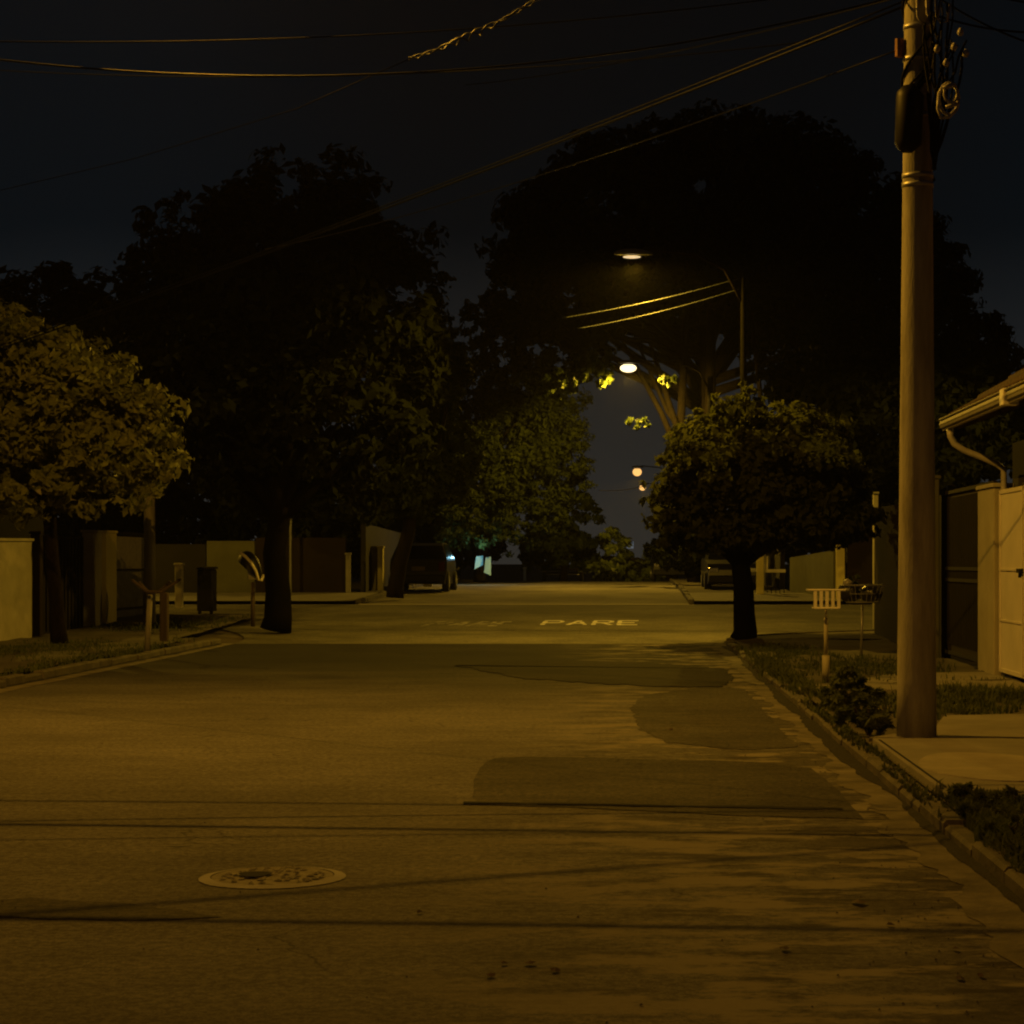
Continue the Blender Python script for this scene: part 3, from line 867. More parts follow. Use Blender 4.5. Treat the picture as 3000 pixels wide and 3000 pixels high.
# tall tree over the right side beyond the junction
Yt = 72
bigb = [pb(1130,420,72,190,130,4), pb(1330,380,74,200,140,4), pb(1520,400,76,190,150,4), pb(1080,560,70,150,110,3), pb(1280,540,72,200,110,3.5),
        pb(1500,560,74,200,130,3.5), pb(1690,520,76,150,150,3.5), pb(1780,640,76,120,130,3), pb(1000,400,72,60,60,2), pb(960,600,70,75,55,2), pb(1060,660,69,110,55,2.4), pb(1400,290,74,130,60,3), pb(1250,290,74,120,50,3), pb(950,660,71,70,60,2.2), pb(905,600,71,45,60,2), pb(1000,500,72,70,90,2.5)]
t_ = tree('rain_tree', (gx(1320,Yt), Yt, g(Yt)+.05), P(1330, 620, Yt), .38, bigb, 42000, .36, 'leafB',
     'very tall spreading dark tree arching over the right side beyond the junction', seed=14, aspect=.55)
mb = MB()
for (x0_, y0_, x1_, y1_, r_) in ((1282,860,1205,700,.10), (1296,860,1240,690,.11), (1310,850,1228,705,.08), (1285,1000,1292,640,.16), (1350,1000,1342,600,.2), (1402,1000,1398,600,.14), (1450,900,1420,620,.09)):
    a, b = P(x0_, y0_, Yt-2), P(x1_, y1_, Yt-1)
    m_ = a.lerp(b, .5)+Vector((R.uniform(-.2,.2), 0, 0))
    mb.tube([P(x0_+(1320-x0_)*.5, 1085, Yt-1), a, m_, b, b+(b-m_)*1.0], [r_*1.3, r_*1.2, r_, r_*.8, r_*.4], 8)
mb.each('stem', M['barkd'], t_, True)
leaves('low_branch', [pb(1200,797,67.5,26,12,.6), pb(1132,714,67.6,34,24,.6), pb(1265,715,67,22,22,.6), pb(1060,722,67.8,60,26,1.0), pb(1148,700,67.4,24,18,.5), pb(1010,715,68.5,50,30,1.0), pb(1110,690,67.6,45,25,.8)], 3800, .22, M['leafC'], t_, 21)
# round clipped tree on the right corner
Yr = 36.8
tree('round_tree', (gx(1402,Yr), Yr, .1), P(1400, 1010, Yr), .2,
     [pb(1430,905,36.9,165,120,2.0), pb(1335,880,36.6,75,70,1.3), pb(1285,975,36.6,70,62,1.2), pb(1505,885,37.2,105,95,1.6), pb(1575,965,37.2,80,72,1.4), pb(1450,1000,36.9,140,45,1.5),
      pb(1330,1010,36.6,90,38,1.3), pb(1395,800,36.6,62,52,1.1), pb(1462,812,37.0,66,55,1.1), pb(1292,870,36.6,42,46,.9), pb(1345,812,36.6,45,40,.8), pb(1235,945,36.6,32,40,.6), pb(1540,850,37.4,60,50,1), pb(1420,752,36.7,34,26,.6)],
     24000, .15, 'leafE', 'round clipped tree on the right corner, lit on its upper left', bark='unlit', seed=17, shell=.5, aspect=.55)
# dark trees behind the right wall
tree('garden_tree', (9.5, 54, g(54)), (9.5, 54, 3.2), .22, [pb(1680,760,54,180,140,3), pb(1560,720,55,130,120,2.4), pb(1780,840,53,120,110,2.4), pb(1640,900,54,120,80,2.4)], 15000, .26, 'leafB',
     'dark garden tree behind the wall between the round tree and the pole', seed=23)
tree('garden_tree', (12.3, 60, g(60)), (12.3, 60, 4), .22, [pb(1850,700,60,70,90,2), pb(1900,800,60,90,90,2), pb(1820,800,60,80,100,2)], 7000, .28, 'leafB',
     'dark garden tree above the tiled roof, right of the pole', seed=24)
# dark background trees left
tree('garden_tree', (-19.5, 62, g(62)), (-19.5, 62, 4), .25, [pb(60,620,62,150,110,3), pb(-60,650,62,110,120,3), pb(200,640,62,120,110,3), pb(130,800,62,220,120,3)], 13000, .34, 'leafD',
     'dark garden tree far behind the light leaved one at the left edge', seed=25)
tree('garden_tree', (-11.5, 66, g(66)), (-11.5, 66, 3.6), .2, [pb(540,900,66,140,80,2.6), pb(420,860,66,120,110,2.6), pb(640,950,66,120,60,2)], 9000, .30, 'leafD',
     'dark garden tree over the far corner wall, behind the huge trunk', seed=26)
tree('garden_tree', (gx(300,72), 72, g(72)), P(300, 1000, 72), .2, [pb(300,960,72,170,90,3), pb(120,980,72,170,80,3), pb(-60,980,72,120,80,3), pb(480,1000,72,120,60,3)], 12000, .36, 'leafD',
     'low dark garden tree behind the far walls on the left', seed=27)
tree('garden_tree', (gx(640,80), 80, g(80)), P(640, 1030, 80), .2, [pb(620,1010,80,120,60,3), pb(740,1000,80,110,80,3), pb(850,1020,80,90,60,3)], 9000, .36, 'leafD',
     'low dark garden tree filling in behind the leaning tree', seed=28)
tree('garden_tree', (gx(1540,66), 66, g(66)), P(1540, 1000, 66), .2, [pb(1540,960,66,130,90,3), pb(1660,960,66,110,110,3), pb(1450,1000,66,80,50,2)], 9000, .32, 'leafD',
     'low dark garden tree over the low wall by the yellow pillar', seed=29)
# trees lining the far right pavement
tree('roadside_tree', (gx(1335,66), 66, g(66)+.1), P(1335, 1040, 66), .11, [pb(1300,1050,66,60,28,1), pb(1345,1030,66,60,30,1)], 2500, .2, 'leafB',
     'small tree with limewashed trunk behind the round tree', seed=31, bark='whitebark')
tree('roadside_tree', (gx(1262,88), 88, g(88)+.1), P(1262, 1050, 88), .12, [pb(1255,1040,88,40,35,1.3), pb(1290,1025,88,40,40,1.3)], 2500, .25, 'leafB',
     'small far tree on the right beside the parked car', seed=32)

# ------------------------------------------------------------------ far lamps
street_lamp((gx(1195,38.4), 38.4, P(1195,483,38.4).z), gx(1402,38.4), 'highest street lamp, a thin lit bar over the junction', M['lensdim'], 1900, FARC, k=-.3, cut=(.0,.22), lensbox=(.17,.05,.02), radius=.05)
street_lamp((gx(1187,67), 67, P(1187,687,67).z), 2.6, 'bright street lamp among the green leaves past the junction', M['lensfar'], 2300, (1.0, .58, .05), k=.1, cut=(-.25,.3), lensbox=(.27,.14,.10))
street_lamp((gx(1203,118), 118, P(1203,883,118).z), 2.6, 'upper of the two far street lamps beside the round tree', M['lensor'], 1200, FARC, k=.6, lensbox=(.26,.2,.17))
street_lamp((gx(1213,150), 150, P(1213,915,150).z), 2.6, 'lower and smaller of the two far street lamps', M['lensor'], 700, FARC, k=.6, lensbox=(.24,.2,.15))
# two more lamps of the row and of the cross street, out of the picture
street_lamp((1.6, -9, 8), 2.6, 'street lamp behind the viewer', M['lens'], 680, BACKC)
street_lamp((12.5, 47.0, 7.6), 13.6, 'street lamp along the cross street to the right', M['lensfar'], 500, FARC, k=.5)
street_lamp((-17.0, 49.5, 7.6), -18.2, 'street lamp along the cross street to the left', M['lensfar'], 1000, FARC, k=.5, cut=(.0,.2))
# wires catching the second lamp
cable((P(1060,600,38.9), P(1395,525,38.4)), .008, 'thin lit cable, upper of the pair below the highest lamp', M['pairc'], sag=.06)
cable((P(1090,620,39.0), P(1395,545,38.5)), .008, 'thin lit cable, lower of the pair below the highest lamp', M['pairc'], sag=.06)
cable((P(1222,682,67.2), P(1520,640,67)), .012, 'thin cable running right from the bright lamp among leaves', M['cable'], sag=.1)
cable((P(1130,925,117), P(1212,918,117)), .02, 'thin cable across the sky gap beside the far lamps', M['palec'], sag=.1)
# a small white light far down the street
mb = MB(); c_ = P(1185, 1028, 170)
root = empty('floodlight', (c_.x, c_.y, g(170)), 'small bluish white light at the far end of the street', 'floodlight')
mb.tube([(c_.x, c_.y+.05, g(170)), (c_.x, c_.y+.05, c_.z)], .06, 6); mb.build('post', M['pole'], root)
mb = MB(); mb.bbox(c_.x-.45, c_.x+.45, c_.y-.2, c_.y, c_.z-.3, c_.z+.3, .05)
mb.build('lens', mat('blue_white_lens', (.5,.6,.7), (.4,.5,.6), 2, .4, emit=(.16,.22,.30), estr=.35), root)

# ------------------------------------------------------------------ right side: house, wall, gates
WX = 4.84; SH = Vector((-.17, -1.8, 0))
def panel_wall(name, x, y0, y1, h, m, label, cat, thick=.14, cap=None, side=1, z0=None):
    """a wall running along the street"""
    root = empty(name, (x, y0, g(y0)), label, cat)
    mb = MB()
    ys = list(np.arange(y0, y1, 2.0)) + [y1]
    for a, b in zip(ys, ys[1:]):
        za, zb = g(a), g(b)
        t = thick*side
        vs = [(x,a,za-.1),(x+t,a,za-.1),(x+t,b,zb-.1),(x,b,zb-.1),(x,a,za+h),(x+t,a,za+h),(x+t,b,zb+h),(x,b,zb+h)]
        mb.add(vs, [(4,5,6,7),(0,4,7,3),(1,2,6,5),(0,1,5,4),(3,7,6,2)])
    mb.build('wall_face', m, root)
    if cap:
        mb = MB()
        for a, b in zip(ys, ys[1:]):
            za, zb = g(a)+h+.003, g(b)+h+.003
            x0_, x1_ = x-.04*side, x+(thick+.04)*side
            vs = [(x0_,a,za),(x1_,a,za),(x1_,b,zb),(x0_,b,zb),(x0_,a,za+.05),(x1_,a,za+.05),(x1_,b,zb+.05),(x0_,b,zb+.05)]
            mb.add(vs, [(0,3,2,1),(4,5,6,7),(0,4,7,3),(1,2,6,5),(0,1,5,4),(3,7,6,2)])
        mb.build('coping', cap, root)
    return root

def pillar(x, y, w, d, h, m, label, cap=None, z=None, name='gate_pillar', group=None):
    z = g(y)+.05 if z is None else z
    root = empty(name, (x, y, z), label, 'pillar', group)
    mb = MB(); mb.bbox(x-w/2, x+w/2, y-d/2, y+d/2, z, z+h, .012); mb.build('shaft', m, root)
    mb = MB(); mb.bbox(x-w/2-.025, x+w/2+.025, y-d/2-.025, y+d/2+.025, z+h+.002, z+h+.05, .012); mb.build('cap', cap or m, root)
    return root

# the house with tiled roof
hs = empty('house', (WX, 20, .1), 'low house with clay tile roof and eaves at the right edge', 'house')
mb = MB(); mb.box(WX+.03, 12, 10, 27.02, .0, 3.05); mb.build('wall', M['house'], hs)
# tiled roof slope: rows of half-round tiles
mb = MB(); vs = []; fs = []
ylist = np.arange(9.5, 27.30, .045); xl = [4.10+i*.38 for i in range(11)]
rows_ = []
for i, x in enumerate(xl):
    for s_ in (0, 1):
        xx = x + (.38 if s_ else 0)
        zz = 3.36 + (xx-4.10)*.62 + (0 if s_ else .028)
        rows_.append((xx, zz))
for (xx, zz) in rows_:
    for y in ylist:
        vs.append((xx, y, zz + .035*abs(math.sin(y*math.pi/.21))))
nn_ = len(ylist)
for j in range(len(rows_)-1):
    for i in range(nn_-1):
        fs.append((j*nn_+i, j*nn_+i+1, (j+1)*nn_+i+1, (j+1)*nn_+i))
mb.add(vs, fs); mb.build('roof', M['tile'], hs, True)
mb = MB(); # boarding under the tiles and the fascia
for i in range(9):
    xa = 4.16+i*.09; za = 3.27+(xa-4.1)*.36
    mb.add([(xa,9.5,za),(xa+.078,9.5,za+.028),(xa+.078,27.2,za+.028),(xa,27.2,za),(xa,9.5,za+.02),(xa+.078,9.5,za+.048),(xa+.078,27.2,za+.048),(xa,27.2,za+.02)],
           [(0,3,2,1),(4,5,6,7),(0,1,5,4),(2,3,7,6),(0,4,7,3),(1,2,6,5)])
mb.each('eaves_board', M['wood'], hs)
mb = MB()
for k_ in range(12):
    yy = 10.2+k_*1.5
    mb.add([(4.15,yy,3.20),(4.95,yy,3.48),(4.95,yy+.06,3.48),(4.15,yy+.06,3.20),(4.15,yy,3.27),(4.95,yy,3.555),(4.95,yy+.06,3.555),(4.15,yy+.06,3.27)],
           [(0,3,2,1),(4,5,6,7),(0,1,5,4),(2,3,7,6),(0,4,7,3),(1,2,6,5)])
mb.each('rafter', M['wood'], hs)
def gutter_piece(y0, y1):
    mb = MB()
    prof = [(4.12,3.345),(4.02,3.35),(4.005,3.30),(4.015,3.25),(4.05,3.225),(4.10,3.22),(4.13,3.235),(4.14,3.33)]
    inn = [(x+.006*(1 if x < 4.08 else -1), z+.008) for x, z in prof]
    a = [(x, y0, z) for x, z in prof]; b = [(x, y1, z) for x, z in prof]
    n_ = len(prof)
    mb.add(a+b, [(i, i+1, n_+i+1, n_+i) for i in range(1, n_-1)])
    mb.tube([(4.005,y0,3.352),(4.005,y1,3.352)], .012, 6)
    mb.tube([(4.01,y0,3.29),(4.01,y1,3.29)], .008, 6)
    mb.tube([(4.05,y0,3.222),(4.05,y1,3.222)], .008, 6)
    # end plates
    for yy in (y0, y1):
        mb.add([(x, yy, z) for x, z in prof[1:]], [tuple(range(n_-1))])
    return mb
gutter_piece(22.95, 27.25).build('roof_gutter', M['gutter'], hs)
gutter_piece(9.6, 22.85).build('roof_gutter', M['gutter'], hs)
mb = MB(); mb.bbox(3.985, 4.15, 22.80, 23.0, 3.205, 3.375, .01); mb.build('gutter_joint', M['white'], hs)
mb = MB()
mb.tube([(4.08,26.9,3.22),(4.085,26.9,3.13),(4.13,26.9,3.04),(4.25,26.9,2.96),(4.45,26.9,2.88),(4.66,26.9,2.79),(4.74,26.9,2.72),(4.745,26.9,2.5),(4.745,26.9,.2)], .038, 14)
mb.build('downpipe', M['palec'], hs, True)
hs.location += SH + Vector((0, 0, -.09))
# white boundary wall end and white sheet metal gate
pillar(WX-.26, 25.75, .24, 1.15, 2.32, M['offwhite'], 'cream wall pillar left of the white gate at the right edge', z=.1)
gt = empty('metal_gate', (WX, 25.3, .1), 'white sheet metal gate under the eaves at the right edge', 'gate')
def wgate(y0, y1, nm):
    mb = MB()
    mb.box(WX-.14, WX-.11, y0, y1, .16, 2.46)
    mb.build(nm, M['white'], gt)
    fm = MB()
    for (a, b, c, d) in ((y0, y1, .16, .21), (y0, y1, 2.41, 2.46), (y0, y1, .80, .825), (y0, y1, 1.44, 1.465)):
        fm.box(WX-.155, WX-.1405, a, b, c, d)
    for yy in (y0, y1-.05):
        fm.box(WX-.157, WX-.1405, yy, yy+.05, .16, 2.46)
    fm.each('frame', M['white'], gt)
wgate(25.40, 26.92, 'panel'); wgate(23.8, 25.34, 'panel'); wgate(21.5, 23.75, 'panel')
mb = MB(); mb.box(WX-.2, WX-.155, 25.36, 25.56, 1.42, 1.47); mb.tube([(WX-.175, 25.46, 1.445),(WX-.175,25.46,1.36)], .02, 8); mb.build('latch', M['black'], gt)
gt.location += SH; gt.scale = (1, 1, .965)
# dark gate beyond the pillar
dg = empty('sliding_gate', (WX, 28.4, .1), 'dark brown metal gate between the utility pole and the cream pillar', 'gate')
mb = MB(); mb.box(WX, WX+.05, 28.18, 32.0, .14, 2.62); mb.build('panel', M['brownw'], dg)
mb = MB()
for yy in np.arange(28.25, 32, .14): mb.box(WX-.02, WX-.002, yy, yy+.03, .3, 2.5)
for zz in (.16, 1.25, 1.42, 2.56): mb.box(WX-.035, WX-.021, 28.18, 32.0, zz, zz+.05)
mb.each('rail', M['darkgate'], dg)
dg.location += SH; dg.scale = (1, 1, .97)
pillar(WX-.34, 30.4, .12, .30, 2.65, M['olive'], 'slim grey pillar just right of the utility pole, beside the dark gate', z=.08)
panel_wall('boundary_wall', WX-.2, 30.6, 39.0, 2.5, M['brownw'], 'brown boundary wall behind the utility pole', 'wall')
# corner post
c_ = P(1652, 1190, 43.2)
root = empty('corner_post', (c_.x, 41.4, g(41.4)), 'slender pale concrete post standing left of the utility pole by the corner', 'post')
mb = MB(); x_ = gx(1652, 41.4); mb.bbox(x_-.055, x_+.055, 41.35, 41.46, g(41.4)+.05, P(1652,932,41.4).z, .012); mb.build('shaft', M['offwhite'], root)
mb = MB(); mb.bbox(x_-.07, x_+.07, 41.33, 41.48, P(1652,932,41.4).z+.002, P(1652,932,41.4).z+.04, .01); mb.build('cap', M['concrete'], root)
# across the junction: yellow pillar, low wall, white gate post
zz = g(53.6)
pillar(gx(1585,53.6), 53.6, .22, .3, P(1585,1024,53.6).z-zz-.1, M['yellow'], 'tall yellow corner pillar across the junction, behind the white basket', z=zz+.05)
# wall running away from the yellow pillar towards the street corner (faces the lamps)
def wall_between(name, a, b, h0, h1, m, label, thick=.14, cat='wall', cap=None):
    root = empty(name, (a[0], a[1], g(a[1])), label, cat)
    d = Vector((b[0]-a[0], b[1]-a[1], 0)); nr = Vector((d.y, -d.x, 0)).normalized()*thick
    q = [Vector((a[0],a[1],0)), Vector((b[0],b[1],0)), Vector((b[0],b[1],0))-nr, Vector((a[0],a[1],0))-nr]
    hh = [h0, h1, h1, h0]
    mb = MB()
    mb.add([(p.x,p.y,g(p.y)-.1) for p in q]+[(p.x,p.y,g(p.y)+h) for p,h in zip(q,hh)], [(4,5,6,7),(0,1,5,4),(1,2,6,5),(2,3,7,6),(3,0,4,7)])
    mb.build('wall_face', m, root)
    mb = MB()
    mb.add([(p.x,p.y,g(p.y)+h+.003) for p,h in zip(q,hh)]+[(p.x,p.y,g(p.y)+h+.05) for p,h in zip(q,hh)], [(0,3,2,1),(4,5,6,7),(0,1,5,4),(1,2,6,5),(2,3,7,6),(3,0,4,7)])
    mb.build('coping', cap or m, root)
    return root
wall_between('boundary_wall', (gx(1490,60), 60), (gx(1572,53.7), 53.7), P(0,1055,60).z-g(60), P(0,1042,53.7).z-g(53.7), M['olive'], 'low grey green wall between the round tree and the yellow pillar')
wall_between('boundary_wall', (gx(1598,53.6), 53.6), (12, 53.8), 1.9, 2.2, M['brownw'], 'dark wall running right from the yellow pillar across the junction')
wall_between('boundary_wall', (4.45, 100), (4.45, 61), 1.9, 1.9, M['house'], 'dark wall lining the right pavement beyond the round tree')
# gate post and bright bar behind the round tree
pillar(gx(1434,57), 57, .20, .2, P(1434,1040,57).z-g(57)-.1, M['yellow'], 'yellow gate post close right of the round tree trunk')
root = empty('barred_gate', (gx(1440,57.5), 57.5, g(57.5)), 'small white barred gate with a pale top rail beside the round tree', 'gate')
mb = MB()
zt = P(0,1034,57.5).z; xr0, xr1 = gx(1442,57.5), gx(1482,57.5)
mb.box(xr0, xr1, 57.48, 57.52, P(0,1080,57.5).z, P(0,1074,57.5).z)
mb.box(xr0, xr1, 57.48, 57.52, P(0,1130,57.5).z, P(0,1126,57.5).z)
mb.box(xr0, xr0+.1, 57.47, 57.53, P(0,1080,57.5).z, P(0,1046,57.5).z)
mb.each('rail', M['white'], root)
mb = MB()
for i in range(5):
    xx = xr0+.08+i*(xr1-xr0-.12)/4
    mb.tube([(xx,57.5,g(57.5)+.1),(xx,57.5,P(0,1077,57.5).z)], .012, 5)
mb.each('bar', M['darkgate'], root)
mb = MB(); cq = P(1461, 1036, 57.5); mb.tube([cq+Vector((-.1,0,.07)), cq+Vector((-.02,0,.05)), cq+Vector((.07,0,-.03)), cq+Vector((.12,0,-.14))], [.03,.06,.06,.02], 8)
mb.build('arched_top', M['white'], root, True)

# litter baskets -------------------------------------------------
def rect_basket(x, y, label):
    z0 = .1
    root = empty('litter_basket', (x, y, z0), label, 'litter basket', 'street litter baskets on posts')
    top = P(0, 1113, y).z; bot = P(0, 1147, y).z; hw = 34/F*y; d = .16
    mb = MB(); mb.tube([(x,y,z0-.02),(x,y,P(0,1236,y).z)], .045, 14); mb.build('base_sleeve', M['offwhite'], root, True)
    mb = MB(); mb.tube([(x,y,P(0,1236,y).z),(x,y,P(0,1165,y).z)], .024, 12); mb.tube([(x,y,P(0,1165,y).z),(x,y,bot)], .012, 8); mb.build('post', M['offwhite'], root, True)
    mb = MB()
    for zz, r_ in ((top, .011), (bot, .009)):
        q = [(x-hw,y-d,zz),(x+hw,y-d,zz),(x+hw,y+d,zz),(x-hw,y+d,zz)]
        if zz == bot: q = [(a+(.07 if a < x else -.07), b, c) for a, b, c in q]
        for i in range(4): mb.tube([q[i], q[(i+1)%4]], r_, 6)
    mb.build('rim', M['white'], root)
    mb = MB()
    for i in range(5):
        xx = x-hw+.075+i*(2*hw-.15)/4
        for yy in (y-d,):
            mb.box(xx-.02, xx+.018, yy-.004, yy+.004, bot, top)
    for yy in np.linspace(y-d, y+d, 4): 
        mb.box(x-hw+.07, x+hw-.07, yy-.006, yy+.006, bot-.004, bot+.004)
    mb.each('slat', M['white'], root)
    return root
rect_basket(gx(1558,24.1), 24.1, 'white barred litter basket on a post left of the utility pole')

# mesh basket with rubbish bags
yb = 30.4; xb = gx(1627,yb)
root = empty('litter_basket', (xb, yb, .1), 'dark wire litter basket heaped with bags beside the utility pole', 'litter basket', 'street litter baskets on posts')
mb = MB(); mb.tube([(xb-.02,yb,.08),(xb,yb,P(0,1140,yb).z)], .02, 8); mb.build('post', M['metal'], root, True)
mb = MB(); zt, zb_ = P(0,1104,yb).z, P(0,1136,yb).z
w0, w1 = 42/F*yb, 32/F*yb
def ring(mb, cx, cy, z, hx, hy, r_):
    pts = [(cx+hx*math.cos(a), cy+hy*math.sin(a), z) for a in [2*math.pi*i/24 for i in range(25)]]
    mb.tube(pts, r_, 5, caps=False)
ring(mb, xb, yb, zt, w0, .24, .012); ring(mb, xb, yb, (zt+zb_)/2, (w0+w1)/2, .22, .006); ring(mb, xb, yb, zb_, w1, .2, .01)
for i in range(22):
    a = 2*math.pi*i/22
    mb.tube([(xb+w0*math.cos(a), yb+.24*math.sin(a), zt), (xb+w1*math.cos(a), yb+.2*math.sin(a), zb_)], .005, 4)
mb.build('wire_cage', M['metal'], root)
def sack(name, c, r, m, label=None, cat=None, parent=None, seed=0, knot=True):
    rr = random.Random(seed); mb = MB(); nu, nv = 18, 10; vs = []
    for j in range(nv+1):
        t = j/nv*math.pi
        for i in range(nu):
            a = 2*math.pi*i/nu
            w = 1+.10*math.sin(5*a+seed)+.06*math.sin(9*a+j)+rr.uniform(-.04,.04)
            q = math.sin(t)**.8*w
            zz_ = -math.cos(t)
            if knot and zz_ > .75: q *= .55
            vs.append((c[0]+r[0]*q*math.cos(a), c[1]+r[1]*q*math.sin(a), c[2]+r[2]*zz_*(1.15 if zz_ > .8 else 1)))
    fs = [(j*nu+i, j*nu+(i+1)%nu, (j+1)*nu+(i+1)%nu, (j+1)*nu+i) for j in range(nv) for i in range(nu)]
    mb.add(vs, fs); o = mb.build(name, m, parent, True)
    if label: tag(o, label, cat, 'bags in the wire basket')
    return o
sack('rubbish_bag', (xb-.2, yb, zt-.10), (.16,.17,.15), M['bag'], 'black rubbish bag at the left side of the wire basket', 'rubbish bag', seed=1)
sack('rubbish_bag', (xb+.12, yb-.01, zt-.12), (.17,.17,.13), M['bag'], 'black rubbish bag at the right side of the wire basket', 'rubbish bag', seed=2)
sack('rubbish_bag', (xb-.23, yb-.08, zt+.03), (.07,.07,.06), M['bagw'], 'small pale crumpled bag on top of the wire basket', 'rubbish bag', seed=3)
tag(leaves('hedge_cuttings', [(xb-.1, yb, zt+.06, .22, .15, .07)], 250, .07, M['leafC'], None, 77), 'leafy cuttings heaped on top of the wire basket', 'plant cuttings')

# V-shaped basket on the left
yl = 32.3; xl_ = gx(278,yl)
root = empty('litter_basket', (xl_, yl, .1), 'V shaped wooden litter basket on a white post by the left kerb', 'litter basket', 'street litter baskets on posts')
mb = MB(); mb.tube([(gx(277,yl),yl,.05),(gx(283,yl),yl,P(0,1122,yl).z)], [.05,.042], 12); mb.build('post', M['concrete'], root, True)
mb = MB()
for (ax_, ay_, bx_, by_, dy_) in ((250,1095,276,1116,-.2),(262,1098,281,1118,.2),(340,1093,306,1116,-.2),(322,1097,300,1116,.2),(276,1116,308,1117,-.2),(281,1117,304,1117,.2)):
    a, b = P(ax_, ay_, yl+dy_), P(bx_, by_, yl+dy_)
    mb.tube([a, b], .024, 6)
for (x1_, y1_) in ((250,1095),(276,1116),(308,1117),(340,1093)):
    mb.tube([P(x1_, y1_, yl-.2), P(x1_, y1_, yl+.2)], .02, 6)
mb.each('slat', M['wood'], root)
# stub post beside it
ys_p = 36.2; xq = gx(310, ys_p)
root = empty('wooden_post', (xq, ys_p, .1), 'short square wooden post right of the V shaped basket', 'post')
mb = MB(); mb.bbox(xq-.07, xq+.07, ys_p-.07, ys_p+.07, .05, P(0,1118,ys_p).z, .015); mb.build('shaft', M['wood'], root)
# slim pole behind
yq = 41.8; xq = gx(282, yq)
root = empty('utility_pole', (xq, yq, g(yq)), 'slim concrete pole rising behind the V shaped basket on the left', 'utility pole')
mb = MB(); mb.tube([(xq,yq,g(yq)),(xq,yq,5.1)], [.13,.09], 16); mb.build('shaft', M['pole'], root, True)
mb = MB(); mb.tube([(xq,yq,4.6),(xq,yq,4.66)], .115, 16); mb.box(xq-.5, xq+.5, yq-.05, yq+.05, 4.75, 4.83); mb.build('crossarm', M['metal'], root)

# payphone hood on post, left before the junction
yh = 43.0; xh = gx(477, yh)
root = empty('payphone', (xh, yh, g(yh)), 'payphone with a curved dark hood and pale rim by the huge trunk', 'payphone')
mb = MB(); mb.tube([(xh,yh,g(yh)),(xh,yh,P(0,1098,yh).z)], .045, 12); mb.build('post', M['wood'], root, True)
# hood: open half shell; rim is a tube along its edge
c0 = P(470, 1075, yh)
vs = []; nu, nv = 16, 10
rim = []
for i in range(nu+1):
    a = -math.pi*.18 + (math.pi*1.0)*i/nu     # arc in the x-z plane
    for j in range(nv+1):
        b = math.pi*j/nv
        rx_, rz_, ry_ = .26, .42, .27
        x = rx_*math.cos(a)*math.sin(b); z = rz_*math.sin(a)*math.sin(b); y = -ry_*math.cos(b)
        vs.append((c0.x + x - .12*z, c0.y + y, c0.z + z*.95))
fs = [(i*(nv+1)+j, i*(nv+1)+j+1, (i+1)*(nv+1)+j+1, (i+1)*(nv+1)+j) for i in range(nu) for j in range(nv)]
hood = mesh_obj('hood', vs, fs, M['black'], root, True)
mb = MB(); mb.tube([P(453,1043,yh-.2), P(463,1050,yh-.24), P(474,1062,yh-.26), P(483,1078,yh-.26), P(487,1094,yh-.24), P(493,1095,yh-.22), P(498,1084,yh-.2)], .032, 8)
mb.build('rim', M['white'], root, True)
mb = MB(); mb.bbox(xh-.1, xh+.1, yh-.08, yh+.06, c0.z-.2, c0.z+.1, .02); mb.build('telephone', M['metal'], root)

# ------------------------------------------------------------------ left side walls
LX = -11.02
panel_wall('boundary_wall', LX-.06, 28, 37.9, 1.86, M['offwhite'], 'pale cream wall at the left edge under the light leaved tree', 'wall', side=-1, cap=M['offwhite'])
dg = empty('metal_gate', (LX, 38.1, .1), 'dark solid gate between the cream wall and the cream pillar on the left', 'gate')
mb = MB(); mb.box(LX-.12, LX-.07, 38.2, 41.5, .12, 2.0); mb.build('panel', M['darkgate'], dg)
mb = MB()
for yy in np.arange(38.3, 41.5, .25): mb.box(LX-.069, LX-.04, yy, yy+.04, .18, 1.95)
mb.each('rib', M['darkgate'], dg)
pillar(LX, 38.0, .18, .2, 1.9, M['brownw'], 'thin brown pillar where the cream wall ends on the left', z=.12)
pillar(LX, 41.9, .24, .65, P(0,1000,41.9).z-.15, M['offwhite'], 'cream gate pillar left of the V shaped basket', z=.1)
pillar(LX, 43.0, .24, .85, P(0,1000,43).z-.2, M['yellow'], 'second cream pillar touching the first, partly in shade', z=.14)
dg = empty('metal_gate', (LX, 43.6, g(45)), 'dark barred gate right of the cream pillars on the left', 'gate')
mb = MB()
for yy in np.arange(43.6, 47.4, .12): mb.tube([(LX-.05,yy,g(45)+.1),(LX-.05,yy,2.05)], .014, 5)
mb.each('bar', M['metal'], dg)
mb = MB(); 
for zz in (.45, 1.3, 2.1): mb.box(LX-.08, LX-.02, 43.5, 47.5, zz, zz+.05)
mb.box(LX-.16, LX-.12, 43.5, 47.5, g(45)+.05, 2.1)
mb.each('rail', M['darkgate'], dg)
# house behind
hb = empty('house', (-14, 30, 0), 'dark low house behind the cream wall on the left', 'house')
mb = MB(); mb.box(-22, -13.6, 28, 48, 0, 3.0); mb.build('wall', M['house'], hb)
mb = MB(); mb.add([(-13.1,27.5,2.95),(-13.1,48.5,2.95),(-18,48.5,4.6),(-18,27.5,4.6),(-23,27.5,2.95),(-23,48.5,2.95)], [(0,1,2,3),(3,2,5,4),(0,3,4),(1,5,2)]); mb.build('roof', M['tile'], hb)

